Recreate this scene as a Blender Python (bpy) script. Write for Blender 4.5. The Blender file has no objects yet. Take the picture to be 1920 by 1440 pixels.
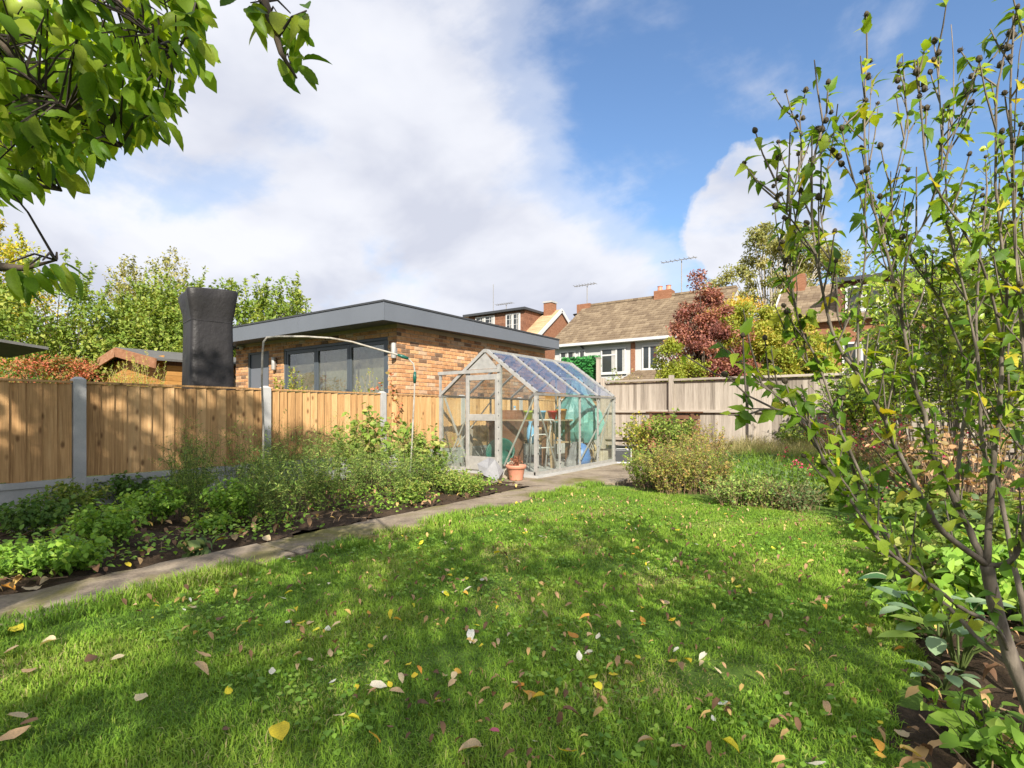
import bpy, math, random
import numpy as np
from mathutils import Vector, Matrix

# ------------------------------------------------------------------ camera, sky, sun, exposure
scene = bpy.context.scene
COL = scene.collection
CAMH = 0.93
YAW = math.radians(35)
cam_data = bpy.data.cameras.new('camera')
cam_data.sensor_width = 36
cam_data.lens = 1000 / 1920 * 36
cam_data.shift_y = 54 / 1920
cam_data.clip_start = 0.05
cam_data.clip_end = 2000
cam = bpy.data.objects.new('camera', cam_data)
cam.location = (0, 0, CAMH)
cam.rotation_euler = (math.pi / 2, 0, YAW)
COL.objects.link(cam)
scene.camera = cam

SUN_EL = math.radians(33)
SUN_TO = Vector((0.66, -0.75, 0)).normalized()          # horizontal direction towards the sun
SUN_L = Vector((-SUN_TO.x * math.cos(SUN_EL), -SUN_TO.y * math.cos(SUN_EL), -math.sin(SUN_EL)))
sun_data = bpy.data.lights.new('sun', 'SUN')
sun_data.energy = 3.3
sun_data.angle = math.radians(0.5)
sun_data.color = (1.0, 0.93, 0.82)
sun = bpy.data.objects.new('sun', sun_data)
sun.rotation_euler = SUN_L.to_track_quat('-Z', 'Y').to_euler()
sun.location = (10, -12, 20)
COL.objects.link(sun)

vs = scene.view_settings
vs.view_transform = 'Standard'
vs.look = 'None'
vs.exposure = 1.34
vs.gamma = 1
vs.use_curve_mapping = False
scene.cycles.max_bounces = 6
scene.cycles.diffuse_bounces = 3
scene.cycles.glossy_bounces = 3
scene.cycles.transparent_max_bounces = 24
scene.cycles.use_denoising = True
scene.cycles.sample_clamp_indirect = 4.0
scene.cycles.caustics_reflective = False
scene.cycles.caustics_refractive = False


def node(nt, typ, ins=None, **attrs):
    n = nt.nodes.new(typ)
    for k, v in attrs.items():
        setattr(n, k, v)
    for k, v in (ins or {}).items():
        if isinstance(v, bpy.types.NodeSocket):
            nt.links.new(v, n.inputs[k])
        else:
            n.inputs[k].default_value = v
    return n


def ramp(nt, fac, stops, interp='LINEAR'):
    r = nt.nodes.new('ShaderNodeValToRGB')
    r.color_ramp.interpolation = interp
    e = r.color_ramp.elements
    while len(e) < len(stops):
        e.new(0.5)
    for el, (p, c) in zip(e, stops):
        el.position = p
        el.color = (c, c, c, 1) if isinstance(c, (int, float)) else (c[0], c[1], c[2], 1)
    nt.links.new(fac, r.inputs[0])
    return r.outputs[0]


def math_n(nt, op, a, b=None, c=None, clamp=False):
    n = nt.nodes.new('ShaderNodeMath')
    n.operation = op
    n.use_clamp = clamp
    for i, v in enumerate((a, b, c)):
        if v is None:
            continue
        if isinstance(v, bpy.types.NodeSocket):
            nt.links.new(v, n.inputs[i])
        else:
            n.inputs[i].default_value = v
    return n.outputs[0]


def mixc(nt, fac, a, b, blend='MIX'):
    n = nt.nodes.new('ShaderNodeMix')
    n.data_type = 'RGBA'
    n.blend_type = blend
    for idx, v in ((0, fac), (6, a), (7, b)):
        if isinstance(v, bpy.types.NodeSocket):
            nt.links.new(v, n.inputs[idx])
        else:
            n.inputs[idx].default_value = v if idx == 0 else (v[0], v[1], v[2], 1)
    return n.outputs[2]


def noise(nt, vec, scale, detail=4, rough=0.55, dist=0.0, out=0):
    n = node(nt, 'ShaderNodeTexNoise', {'Scale': scale, 'Detail': detail, 'Roughness': rough, 'Distortion': dist})
    if vec is not None:
        nt.links.new(vec, n.inputs['Vector'])
    return n.outputs[out]


# world: physical sky with broken cloud
world = bpy.data.worlds.new('World')
scene.world = world
world.use_nodes = True
world.cycles.sampling_method = 'MANUAL'
world.cycles.sample_map_resolution = 256
wt = world.node_tree
wt.nodes.clear()
w_out = wt.nodes.new('ShaderNodeOutputWorld')
w_bg = wt.nodes.new('ShaderNodeBackground')
w_bg.inputs['Strength'].default_value = 0.125
wt.links.new(w_bg.outputs[0], w_out.inputs[0])
sky = wt.nodes.new('ShaderNodeTexSky')
sky.sky_type = 'NISHITA'
sky.sun_disc = False
sky.sun_elevation = SUN_EL
sky.sun_rotation = math.atan2(SUN_TO.x, SUN_TO.y)
sky.air_density = 1.25
sky.dust_density = 0.3
sky.ozone_density = 3.0
tc = wt.nodes.new('ShaderNodeTexCoord')
sep = node(wt, 'ShaderNodeSeparateXYZ', {0: tc.outputs['Generated']})
zc = math_n(wt, 'ADD', math_n(wt, 'MAXIMUM', sep.outputs[2], 0.0), 0.42)
proj = node(wt, 'ShaderNodeVectorMath', {0: tc.outputs['Generated']}, operation='DIVIDE')
cmb = node(wt, 'ShaderNodeCombineXYZ', {0: zc, 1: zc, 2: zc})
wt.links.new(cmb.outputs[0], proj.inputs[1])
pm = node(wt, 'ShaderNodeMapping', {'Vector': proj.outputs[0], 'Location': (-1.7, 2.6, 0.0)})
pv = pm.outputs[0]
n_big = noise(wt, pv, 0.55, 2, 0.5)
n_mid = noise(wt, pv, 2.3, 7, 0.56, 0.2)
n_wisp = noise(wt, node(wt, 'ShaderNodeMapping', {'Vector': pv, 'Scale': (1.0, 2.6, 1.0), 'Rotation': (0, 0, 0.9)}).outputs[0], 2.2, 5, 0.62, 0.6)
# the rift of clear blue sky: a broad band across the sky in one direction
BL = Vector((0.08, 0.80, 0.60)).normalized()
dotn = node(wt, 'ShaderNodeVectorMath', {0: tc.outputs['Generated'], 1: BL}, operation='DOT_PRODUCT')
nrm = ramp(wt, dotn.outputs['Value'], [(0.76, 0.0), (0.945, 1.0)], 'EASE')
cov = math_n(wt, 'ADD', math_n(wt, 'MULTIPLY', n_big, 0.35), math_n(wt, 'MULTIPLY', n_mid, 0.80))
cov = math_n(wt, 'SUBTRACT', cov, math_n(wt, 'MULTIPLY', nrm, 0.32))
cov = math_n(wt, 'ADD', cov, math_n(wt, 'MULTIPLY', math_n(wt, 'SUBTRACT', n_wisp, 0.5), 0.16))
# a cumulus standing in the blue rift
CU = Vector((0.46 * math.cos(YAW) - math.sin(YAW), 0.46 * math.sin(YAW) + math.cos(YAW), 0.355)).normalized()
cdot = node(wt, 'ShaderNodeVectorMath', {0: tc.outputs['Generated'], 1: CU}, operation='DOT_PRODUCT')
n_cum = noise(wt, tc.outputs['Generated'], 9.0, 5, 0.55)
cum = math_n(wt, 'ADD', ramp(wt, cdot.outputs['Value'], [(0.986, 0.0), (0.9995, 1.0)]), math_n(wt, 'MULTIPLY', math_n(wt, 'SUBTRACT', n_cum, 0.5), 1.1))
cov = math_n(wt, 'ADD', cov, ramp(wt, cum, [(0.42, 0.0), (0.60, 0.26)], 'EASE'))
alpha = ramp(wt, cov, [(0.28, 0.0), (0.42, 0.5), (0.56, 1.0)], 'EASE')
alpha = math_n(wt, 'MAXIMUM', alpha, ramp(wt, sep.outputs[2], [(0.0, 0.9), (0.28, 0.0)]))
shade = noise(wt, node(wt, 'ShaderNodeMapping', {'Vector': pv, 'Location': (0.10, -0.16, 0.05)}).outputs[0], 2.3, 5, 0.52, 0.2)
ccol = ramp(wt, math_n(wt, 'ADD', math_n(wt, 'MULTIPLY', shade, 0.75), math_n(wt, 'MULTIPLY', n_big, 0.25)),
            [(0.40, (3.05, 3.1, 3.3)), (0.49, (2.76, 2.83, 3.09)), (0.60, (2.18, 2.28, 2.65))])
skyc = mixc(wt, 1.0, sky.outputs[0], (0.48, 0.53, 0.60), 'MULTIPLY')
wt.links.new(mixc(wt, alpha, skyc, ccol), w_bg.inputs['Color'])

# ------------------------------------------------------------------ helpers
C35, S35 = math.cos(YAW), math.sin(YAW)


def ray(px, py=774.0):
    a = (px - 960) / 1000.0
    return Vector((a * C35 - S35, a * S35 + C35, (774 - py) / 1000.0))


def at(px, py, t=None, X=None, Y=None, Z=None):
    """world point seen at pixel (px,py) of the photograph, at depth t or on the plane X / Y / Z"""
    d = ray(px, py)
    if X is not None:
        t = X / d.x
    elif Y is not None:
        t = Y / d.y
    elif Z is not None:
        t = (Z - CAMH) / d.z
    p = d * t
    p.z += CAMH
    return p


def S(r, g, b):
    f = lambda c: ((c / 255 + 0.055) / 1.055) ** 2.4 if c > 10 else c / 255 / 12.92
    return (f(r), f(g), f(b))


def link(o, parent=None):
    COL.objects.link(o)
    if parent is not None:
        o.parent = parent
    return o


def tag(o, label=None, cat=None, group=None, kind=None):
    if label:
        o['label'] = label
    if cat:
        o['category'] = cat
    if group:
        o['group'] = group
    if kind:
        o['kind'] = kind
    return o


def thing(name, label, cat, loc=(0, 0, 0), rz=0.0, group=None):
    o = bpy.data.objects.new(name, None)
    o.empty_display_size = 0.1
    o.location = loc
    o.rotation_euler = (0, 0, rz)
    COL.objects.link(o)
    return tag(o, label, cat, group)


class MB:
    """collects shapes; build() links them as one mesh object"""
    def __init__(self):
        self.v = []
        self.f = []

    def poly(self, pts, faces):
        n = len(self.v)
        self.v += [tuple(p) for p in pts]
        self.f += [tuple(n + i for i in f) for f in faces]
        return self

    def box(self, x0, x1, y0, y1, z0, z1):
        p = [(x0, y0, z0), (x1, y0, z0), (x1, y1, z0), (x0, y1, z0), (x0, y0, z1), (x1, y0, z1), (x1, y1, z1), (x0, y1, z1)]
        return self.poly(p, [(3, 2, 1, 0), (4, 5, 6, 7), (0, 1, 5, 4), (1, 2, 6, 5), (2, 3, 7, 6), (3, 0, 4, 7)])

    def bar(self, a, b, w, h, up=(0, 0, 1)):
        a, b = Vector(a), Vector(b)
        d = (b - a).normalized()
        u = Vector(up)
        if abs(d.dot(u)) > 0.97:
            u = Vector((1, 0, 0))
        s = d.cross(u).normalized()
        u = s.cross(d)
        s *= w / 2
        u = u * (h / 2)
        p = [a - s - u, a + s - u, a + s + u, a - s + u, b - s - u, b + s - u, b + s + u, b - s + u]
        return self.poly(p, [(0, 1, 2, 3), (7, 6, 5, 4), (0, 4, 5, 1), (1, 5, 6, 2), (2, 6, 7, 3), (3, 7, 4, 0)])

    def tube(self, pts, r, n=8, cap=True):
        pts = [Vector(p) for p in pts]
        if not hasattr(r, '__len__'):
            r = [r] * len(pts)
        d0 = (pts[1] - pts[0]).normalized()
        u = d0.orthogonal().normalized()
        base = len(self.v)
        for i, p in enumerate(pts):
            d = ((pts[min(i + 1, len(pts) - 1)] - pts[max(i - 1, 0)])).normalized()
            u = (u - d * u.dot(d)).normalized()
            w = d.cross(u)
            for k in range(n):
                an = 2 * math.pi * k / n
                self.v.append(tuple(p + (u * math.cos(an) + w * math.sin(an)) * r[i]))
        for i in range(len(pts) - 1):
            for k in range(n):
                k2 = (k + 1) % n
                self.f.append((base + i * n + k, base + i * n + k2, base + (i + 1) * n + k2, base + (i + 1) * n + k))
        if cap:
            self.f.append(tuple(base + k for k in range(n))[::-1])
            self.f.append(tuple(base + (len(pts) - 1) * n + k for k in range(n)))
        return self

    def lathe(self, prof, n=20, c=(0, 0, 0), close=False):
        base = len(self.v)
        for (r, z) in prof:
            for k in range(n):
                an = 2 * math.pi * k / n
                self.v.append((c[0] + r * math.cos(an), c[1] + r * math.sin(an), c[2] + z))
        for i in range(len(prof) - 1):
            for k in range(n):
                k2 = (k + 1) % n
                self.f.append((base + i * n + k, base + i * n + k2, base + (i + 1) * n + k2, base + (i + 1) * n + k))
        if close:
            self.f.append(tuple(base + k for k in range(n))[::-1])
            self.f.append(tuple(base + (len(prof) - 1) * n + k for k in range(n)))
        return self

    def mesh(self, name, mat=None, smooth=False):
        me = bpy.data.meshes.new(name)
        me.from_pydata(self.v, [], self.f)
        if mat:
            me.materials.append(mat)
        if smooth:
            me.polygons.foreach_set('use_smooth', [True] * len(me.polygons))
        me.update()
        return me

    def build(self, name, mat, parent=None, smooth=False, bevel=0.0):
        o = bpy.data.objects.new(name, self.mesh(name, mat, smooth))
        if bevel:
            b = o.modifiers.new('bevel', 'BEVEL')
            b.width = bevel
            b.segments = 2
            b.limit_method = 'ANGLE'
        return link(o, parent)


def inst(name, mesh, parent=None, loc=(0, 0, 0), rot=(0, 0, 0), scale=(1, 1, 1)):
    o = bpy.data.objects.new(name, mesh)
    o.location = loc
    o.rotation_euler = rot
    o.scale = scale
    return link(o, parent)


def np_obj(name, V, F, mat, parent=None, rnd=None, smooth=False):
    """one mesh object from numpy vertices, faces of one size, and a per-vertex random value"""
    me = bpy.data.meshes.new(name)
    V = np.ascontiguousarray(V, dtype=np.float32)
    F = np.ascontiguousarray(F, dtype=np.int32)
    k = F.shape[1]
    me.vertices.add(len(V))
    me.vertices.foreach_set('co', V.ravel())
    me.loops.add(F.size)
    me.loops.foreach_set('vertex_index', F.ravel())
    me.polygons.add(len(F))
    me.polygons.foreach_set('loop_start', np.arange(0, F.size, k, dtype=np.int32))
    if smooth:
        me.polygons.foreach_set('use_smooth', np.ones(len(F), dtype=bool))
    me.update(calc_edges=True)
    if rnd is not None:
        at_ = me.attributes.new('rnd', 'FLOAT', 'POINT')
        at_.data.foreach_set('value', np.ascontiguousarray(rnd, dtype=np.float32))
    me.materials.append(mat)
    o = bpy.data.objects.new(name, me)
    return link(o, parent)


# ------------------------------------------------------------------ materials
def mk(name, rough=0.7, spec=0.3):
    m = bpy.data.materials.new(name)
    m.use_nodes = True
    nt = m.node_tree
    b = nt.nodes['Principled BSDF']
    b.inputs['Roughness'].default_value = rough
    b.inputs['Specular IOR Level'].default_value = spec
    return m, nt, b


def plain(name, c, rough=0.6, metal=0.0, spec=0.4, var=0.12, scale=9.0, bump=0.0):
    """one colour with faint mottling"""
    m, nt, b = mk(name, rough, spec)
    tcn = nt.nodes.new('ShaderNodeTexCoord')
    n1 = noise(nt, tcn.outputs['Object'], scale, 5, 0.6)
    col = ramp(nt, n1, [(0.3, tuple(x * (1 - var) for x in c)), (0.7, tuple(min(1, x * (1 + var)) for x in c))])
    nt.links.new(col, b.inputs['Base Color'])
    b.inputs['Metallic'].default_value = metal
    if bump:
        bn = node(nt, 'ShaderNodeBump', {'Height': n1, 'Strength': bump, 'Distance': 0.01})
        nt.links.new(bn.outputs[0], b.inputs['Normal'])
    return m


def varied(name, cols, scale=3.0, stretch=(1, 1, 1), rough=0.8, bump=0.3, dist=0.01, objvar=0.0, spec=0.25, fine=40.0, finemix=0.35):
    """noise ramp through cols, finer grain on top, per-object shift"""
    m, nt, b = mk(name, rough, spec)
    tcn = nt.nodes.new('ShaderNodeTexCoord')
    oi = nt.nodes.new('ShaderNodeObjectInfo')
    mp = node(nt, 'ShaderNodeMapping', {'Vector': tcn.outputs['Object'], 'Scale': stretch})
    off = node(nt, 'ShaderNodeCombineXYZ', {0: math_n(nt, 'MULTIPLY', oi.outputs['Random'], 37.0), 1: math_n(nt, 'MULTIPLY', oi.outputs['Random'], 11.0)})
    vec = node(nt, 'ShaderNodeVectorMath', {0: mp.outputs[0], 1: off.outputs[0]}, operation='ADD').outputs[0]
    n1 = noise(nt, vec, scale, 5, 0.6)
    n2 = noise(nt, vec, fine, 4, 0.7)
    f = math_n(nt, 'ADD', math_n(nt, 'MULTIPLY', n1, 1 - finemix), math_n(nt, 'MULTIPLY', n2, finemix))
    if objvar:
        f = math_n(nt, 'ADD', f, math_n(nt, 'MULTIPLY', math_n(nt, 'SUBTRACT', oi.outputs['Random'], 0.5), objvar))
    k = len(cols)
    col = ramp(nt, f, [(0.28 + 0.44 * i / (k - 1), c) for i, c in enumerate(cols)])
    nt.links.new(col, b.inputs['Base Color'])
    if bump:
        bn = node(nt, 'ShaderNodeBump', {'Height': f, 'Strength': bump, 'Distance': dist})
        nt.links.new(bn.outputs[0], b.inputs['Normal'])
    return m


def leafmat(name, cols, trans=0.35, rough=0.5, spec=0.25, objrnd=False, spots=0.0, up=0.35):
    """leaf: colour from the per-leaf random value, partly translucent"""
    m, nt, b = mk(name, rough, spec)
    if objrnd:
        oi = nt.nodes.new('ShaderNodeObjectInfo')
        f = oi.outputs['Random']
    else:
        f = node(nt, 'ShaderNodeAttribute', attribute_name='rnd').outputs['Fac']
    k = len(cols)
    col = ramp(nt, f, [(i / (k - 1), tuple(min(0.8, x * 1.58) for x in c)) for i, c in enumerate(cols)])
    tcn = nt.nodes.new('ShaderNodeTexCoord')
    if spots:
        sp = noise(nt, tcn.outputs['Object'], 60.0 if not objrnd else 4.0, 4, 0.7)
        col = mixc(nt, ramp(nt, sp, [(0.62, 0.0), (0.72, spots)]), col, (0.12, 0.06, 0.015))
        vein = noise(nt, tcn.outputs['Object'], 14.0 if objrnd else 90.0, 3, 0.6)
        col = mixc(nt, 0.35, col, ramp(nt, vein, [(0.3, (0.45, 0.45, 0.45)), (0.7, (1.4, 1.4, 1.2))]), 'MULTIPLY')
    nt.links.new(col, b.inputs['Base Color'])
    ge = nt.nodes.new('ShaderNodeNewGeometry')
    # soft leaf normals: a turf or leaf mass scatters light as a whole
    nv = node(nt, 'ShaderNodeVectorMath', {0: ge.outputs['Normal']}, operation='SCALE')
    nv.inputs['Scale'].default_value = 1 - up
    nu = node(nt, 'ShaderNodeVectorMath', {0: nv.outputs[0], 1: (0, 0, up)}, operation='ADD')
    nn = node(nt, 'ShaderNodeVectorMath', {0: nu.outputs[0]}, operation='NORMALIZE')
    nt.links.new(nn.outputs[0], b.inputs['Normal'])
    tr = nt.nodes.new('ShaderNodeBsdfTranslucent')
    tcol = mixc(nt, 1.0, col, (1.5, 1.35, 0.55), 'MULTIPLY')
    nt.links.new(tcol, tr.inputs['Color'])
    mx = node(nt, 'ShaderNodeMixShader', {0: trans, 1: b.outputs[0], 2: tr.outputs[0]})
    nt.links.new(mx.outputs[0], nt.nodes['Material Output'].inputs['Surface'])
    return m


def glassmat(name, tint=(0.93, 0.97, 0.95), ior=1.6, dirt=0.06, dirtcol=(0.55, 0.55, 0.48), refl=(1, 1, 1)):
    m = bpy.data.materials.new(name)
    m.use_nodes = True
    nt = m.node_tree
    nt.nodes.clear()
    out = nt.nodes.new('ShaderNodeOutputMaterial')
    tr = node(nt, 'ShaderNodeBsdfTransparent', {'Color': (*tint, 1)})
    gl = node(nt, 'ShaderNodeBsdfGlossy', {'Color': (*refl, 1), 'Roughness': 0.015})
    lw = node(nt, 'ShaderNodeLayerWeight', {'Blend': 0.5})
    f0 = ((ior - 1) / (ior + 1)) ** 2
    fres = math_n(nt, 'ADD', math_n(nt, 'MULTIPLY', math_n(nt, 'POWER', lw.outputs['Facing'], 5.0), 1 - f0), f0, clamp=True)
    m1 = node(nt, 'ShaderNodeMixShader', {0: fres, 1: tr.outputs[0], 2: gl.outputs[0]})
    df = node(nt, 'ShaderNodeBsdfDiffuse', {'Color': (*dirtcol, 1)})
    tcn = nt.nodes.new('ShaderNodeTexCoord')
    dn = ramp(nt, noise(nt, tcn.outputs['Object'], 5.0, 6, 0.7), [(0.35, dirt * 0.3), (0.75, dirt * 2.2)])
    m2 = node(nt, 'ShaderNodeMixShader', {0: dn, 1: m1.outputs[0], 2: df.outputs[0]})
    nt.links.new(m2.outputs[0], out.inputs[0])
    return m


M = {}
M['soil'] = varied('soil', [(0.02, 0.013, 0.008), (0.055, 0.036, 0.022), (0.10, 0.068, 0.042)], 6.0, rough=0.95, bump=0.8, dist=0.03, fine=55, finemix=0.5)
M['thatch'] = varied('thatch', [(0.05, 0.08, 0.015), (0.09, 0.16, 0.022), (0.14, 0.20, 0.035)], 5.0, rough=0.95, bump=0.5, fine=80, finemix=0.5)
M['field'] = varied('field', [(0.03, 0.05, 0.015), (0.06, 0.09, 0.025)], 0.6, rough=0.95, bump=0.3)
M['grass'] = leafmat('grass', [(0.09, 0.18, 0.024), (0.15, 0.27, 0.028), (0.21, 0.335, 0.038), (0.29, 0.365, 0.068), (0.38, 0.32, 0.16)], 0.32, 0.55, 0.2, up=0.75)
M['drygrass'] = leafmat('drygrass', [(0.10, 0.14, 0.03), (0.26, 0.22, 0.10), (0.42, 0.33, 0.17)], 0.3, 0.6, 0.2)


def wood_new():
    m, nt, b = mk('fence_timber', 0.72, 0.25)
    tcn = nt.nodes.new('ShaderNodeTexCoord')
    oi = nt.nodes.new('ShaderNodeObjectInfo')
    off = node(nt, 'ShaderNodeCombineXYZ', {1: math_n(nt, 'MULTIPLY', oi.outputs['Random'], 53.0), 2: math_n(nt, 'MULTIPLY', oi.outputs['Random'], 19.0)})
    v = node(nt, 'ShaderNodeVectorMath', {0: tcn.outputs['Object'], 1: off.outputs[0]}, operation='ADD').outputs[0]
    g = noise(nt, node(nt, 'ShaderNodeMapping', {'Vector': v, 'Scale': (30, 38, 1.3)}).outputs[0], 1.6, 5, 0.6, 0.7)
    kn = node(nt, 'ShaderNodeTexVoronoi', {'Vector': node(nt, 'ShaderNodeMapping', {'Vector': v, 'Scale': (0.1, 9, 4.2)}).outputs[0], 'Scale': 1.0}).outputs['Distance']
    knot = ramp(nt, kn, [(0.07, 1.0), (0.19, 0.0)])
    f = math_n(nt, 'ADD', math_n(nt, 'MULTIPLY', g, 0.75), math_n(nt, 'MULTIPLY', oi.outputs['Random'], 0.28))
    col = ramp(nt, f, [(0.30, (0.31, 0.17, 0.07)), (0.5, (0.53, 0.31, 0.135)), (0.75, (0.70, 0.45, 0.22))])
    col = mixc(nt, math_n(nt, 'MULTIPLY', knot, 0.75), col, (0.10, 0.042, 0.016))
    # weather marks
    st = noise(nt, node(nt, 'ShaderNodeMapping', {'Vector': v, 'Scale': (1, 1.5, 0.8)}).outputs[0], 3.0, 5, 0.7)
    col = mixc(nt, ramp(nt, st, [(0.5, 0.0), (0.8, 0.45)]), col, (0.20, 0.12, 0.06))
    nt.links.new(col, b.inputs['Base Color'])
    bn = node(nt, 'ShaderNodeBump', {'Height': g, 'Strength': 0.35, 'Distance': 0.004})
    nt.links.new(bn.outputs[0], b.inputs['Normal'])
    return m


def brickmat():
    m, nt, b = mk('brick', 0.88, 0.2)
    oi = nt.nodes.new('ShaderNodeObjectInfo')
    ge = nt.nodes.new('ShaderNodeNewGeometry')
    tcn = nt.nodes.new('ShaderNodeTexCoord')
    r = math_n(nt, 'FRACT', math_n(nt, 'ADD', oi.outputs['Random'], ge.outputs['Random Per Island']))
    off = node(nt, 'ShaderNodeCombineXYZ', {0: math_n(nt, 'MULTIPLY', r, 41.0)})
    v = node(nt, 'ShaderNodeVectorMath', {0: tcn.outputs['Object'], 1: off.outputs[0]}, operation='ADD').outputs[0]
    n1 = noise(nt, v, 14.0, 5, 0.65)
    col = ramp(nt, r, [(0.0, (0.16, 0.105, 0.07)), (0.10, (0.26, 0.155, 0.095)), (0.22, (0.44, 0.225, 0.11)), (0.5, (0.60, 0.32, 0.15)),
                       (0.78, (0.66, 0.38, 0.185)), (0.90, (0.50, 0.31, 0.18)), (1.0, (0.64, 0.48, 0.33))])
    col = mixc(nt, 0.7, col, ramp(nt, n1, [(0.3, (0.55, 0.52, 0.5)), (0.65, (1.2, 1.2, 1.2))]), 'MULTIPLY')
    nt.links.new(col, b.inputs['Base Color'])
    bn = node(nt, 'ShaderNodeBump', {'Height': n1, 'Strength': 0.5, 'Distance': 0.006})
    nt.links.new(bn.outputs[0], b.inputs['Normal'])
    return m


def pathmat():
    m, nt, b = mk('path_concrete', 0.9, 0.2)
    tcn = nt.nodes.new('ShaderNodeTexCoord')
    v = tcn.outputs['Object']
    n1 = noise(nt, v, 2.2, 6, 0.6)
    n2 = noise(nt, v, 60.0, 5, 0.7)
    n3 = noise(nt, v, 1.3, 6, 0.62, 0.5)
    col = ramp(nt, math_n(nt, 'ADD', math_n(nt, 'MULTIPLY', n1, 0.6), math_n(nt, 'MULTIPLY', n2, 0.4)),
               [(0.3, (0.13, 0.10, 0.075)), (0.5, (0.28, 0.225, 0.165)), (0.7, (0.43, 0.355, 0.26))])
    col = mixc(nt, ramp(nt, n3, [(0.50, 0.0), (0.64, 0.85)]), col, (0.15, 0.14, 0.03))
    n4 = noise(nt, v, 3.5, 5, 0.7)
    col = mixc(nt, ramp(nt, n4, [(0.55, 0.0), (0.7, 0.7)]), col, (0.085, 0.065, 0.05))
    nt.links.new(col, b.inputs['Base Color'])
    hb = math_n(nt, 'ADD', math_n(nt, 'MULTIPLY', n2, 0.4), n1)
    bn = node(nt, 'ShaderNodeBump', {'Height': hb, 'Strength': 0.6, 'Distance': 0.015})
    nt.links.new(bn.outputs[0], b.inputs['Normal'])
    return m


def tilemat(name, cols, axis=0):
    m, nt, b = mk(name, 0.9, 0.2)
    tcn = nt.nodes.new('ShaderNodeTexCoord')
    oi = nt.nodes.new('ShaderNodeObjectInfo')
    sp = node(nt, 'ShaderNodeSeparateXYZ', {0: tcn.outputs['Object']})
    x = math_n(nt, 'ADD', math_n(nt, 'MULTIPLY', sp.outputs[axis], 3.6), math_n(nt, 'MULTIPLY', oi.outputs['Random'], 7.0))
    cell = math_n(nt, 'FLOOR', x)
    wn = node(nt, 'ShaderNodeTexWhiteNoise', {'W': math_n(nt, 'ADD', cell, math_n(nt, 'MULTIPLY', oi.outputs['Random'], 91.0))}, noise_dimensions='1D')
    n1 = noise(nt, tcn.outputs['Object'], 0.9, 5, 0.65)
    n2 = noise(nt, tcn.outputs['Object'], 7.0, 4, 0.7)
    f = math_n(nt, 'ADD', math_n(nt, 'ADD', math_n(nt, 'MULTIPLY', wn.outputs['Value'], 0.30), math_n(nt, 'MULTIPLY', n1, 0.35)), math_n(nt, 'MULTIPLY', n2, 0.35))
    k = len(cols)
    col = ramp(nt, f, [(0.25 + 0.5 * i / (k - 1), c) for i, c in enumerate(cols)])
    gap = math_n(nt, 'FRACT', x)
    col = mixc(nt, ramp(nt, gap, [(0.0, 0.7), (0.10, 0.0)]), col, (0.05, 0.035, 0.025))
    nt.links.new(col, b.inputs['Base Color'])
    bn = node(nt, 'ShaderNodeBump', {'Height': n2, 'Strength': 0.5, 'Distance': 0.03})
    nt.links.new(bn.outputs[0], b.inputs['Normal'])
    return m


M['tile'] = tilemat('roof_tile', [(0.13, 0.092, 0.062), (0.19, 0.14, 0.092), (0.25, 0.19, 0.125), (0.33, 0.26, 0.175)])
M['fence'] = wood_new()
M['brick'] = brickmat()
M['path'] = pathmat()
M['old_wood'] = varied('weathered_timber', [(0.19, 0.16, 0.13), (0.34, 0.295, 0.245), (0.47, 0.415, 0.35)], 1.4, (26, 26, 1.2), 0.9, 0.4, 0.004, 0.35, fine=6)
M['old_rail'] = varied('weathered_rail', [(0.23, 0.195, 0.16), (0.38, 0.33, 0.275), (0.49, 0.435, 0.365)], 1.4, (2, 26, 26), 0.9, 0.4, 0.004, 0.2, fine=6)
M['concrete'] = varied('post_concrete', [(0.33, 0.33, 0.325), (0.43, 0.425, 0.415), (0.51, 0.505, 0.49)], 4.0, rough=0.9, bump=0.25, dist=0.004, objvar=0.1, fine=70)
M['mortar'] = varied('mortar', [(0.42, 0.35, 0.255), (0.56, 0.48, 0.36)], 8.0, rough=0.95, bump=0.3)
M['fascia'] = plain('grey_fascia', (0.14, 0.155, 0.18), 0.45, spec=0.4, var=0.06, scale=1.2)
M['trim_dark'] = plain('dark_trim', (0.05, 0.053, 0.058), 0.5)
M['frame_grey'] = plain('anthracite_frame', (0.075, 0.09, 0.105), 0.4, var=0.06)
M['white'] = plain('white_paint', (0.58, 0.58, 0.57), 0.5, var=0.05)
M['render_white'] = varied('white_render', [(0.44, 0.44, 0.435), (0.54, 0.54, 0.53)], 2.0, rough=0.9, bump=0.1)
M['alu'] = plain('aluminium', (0.44, 0.43, 0.405), 0.5, metal=0.35, var=0.14, scale=14)
M['alu_dull'] = plain('dull_aluminium', (0.27, 0.26, 0.245), 0.6, metal=0.3, var=0.2, scale=14)
M['gh_glass'] = glassmat('greenhouse_glass', (0.95, 0.97, 0.95), ior=1.42, dirt=0.028)
M['gh_roof_glass'] = glassmat('greenhouse_roof_glass', (0.84, 0.85, 0.87), ior=1.5, dirt=0.07, dirtcol=(0.42, 0.42, 0.48))
M['win_glass'] = glassmat('window_glass', (0.55, 0.60, 0.58), ior=2.0, dirt=0.02)
M['bifold_glass'] = glassmat('door_glass', (0.75, 0.78, 0.74), ior=2.1, dirt=0.10, dirtcol=(0.42, 0.40, 0.32))
M['dark'] = plain('dark_interior', (0.03, 0.03, 0.03), 0.9)
M['plaster'] = plain('pale_plaster', (0.46, 0.43, 0.33), 0.9)
M['cover'] = varied('black_cover_fabric', [(0.018, 0.017, 0.018), (0.023, 0.021, 0.022), (0.029, 0.027, 0.027)], 2.6, (1, 1, 0.8), rough=0.5, bump=0.55, dist=0.06, spec=0.4, fine=9, finemix=0.12)
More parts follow.
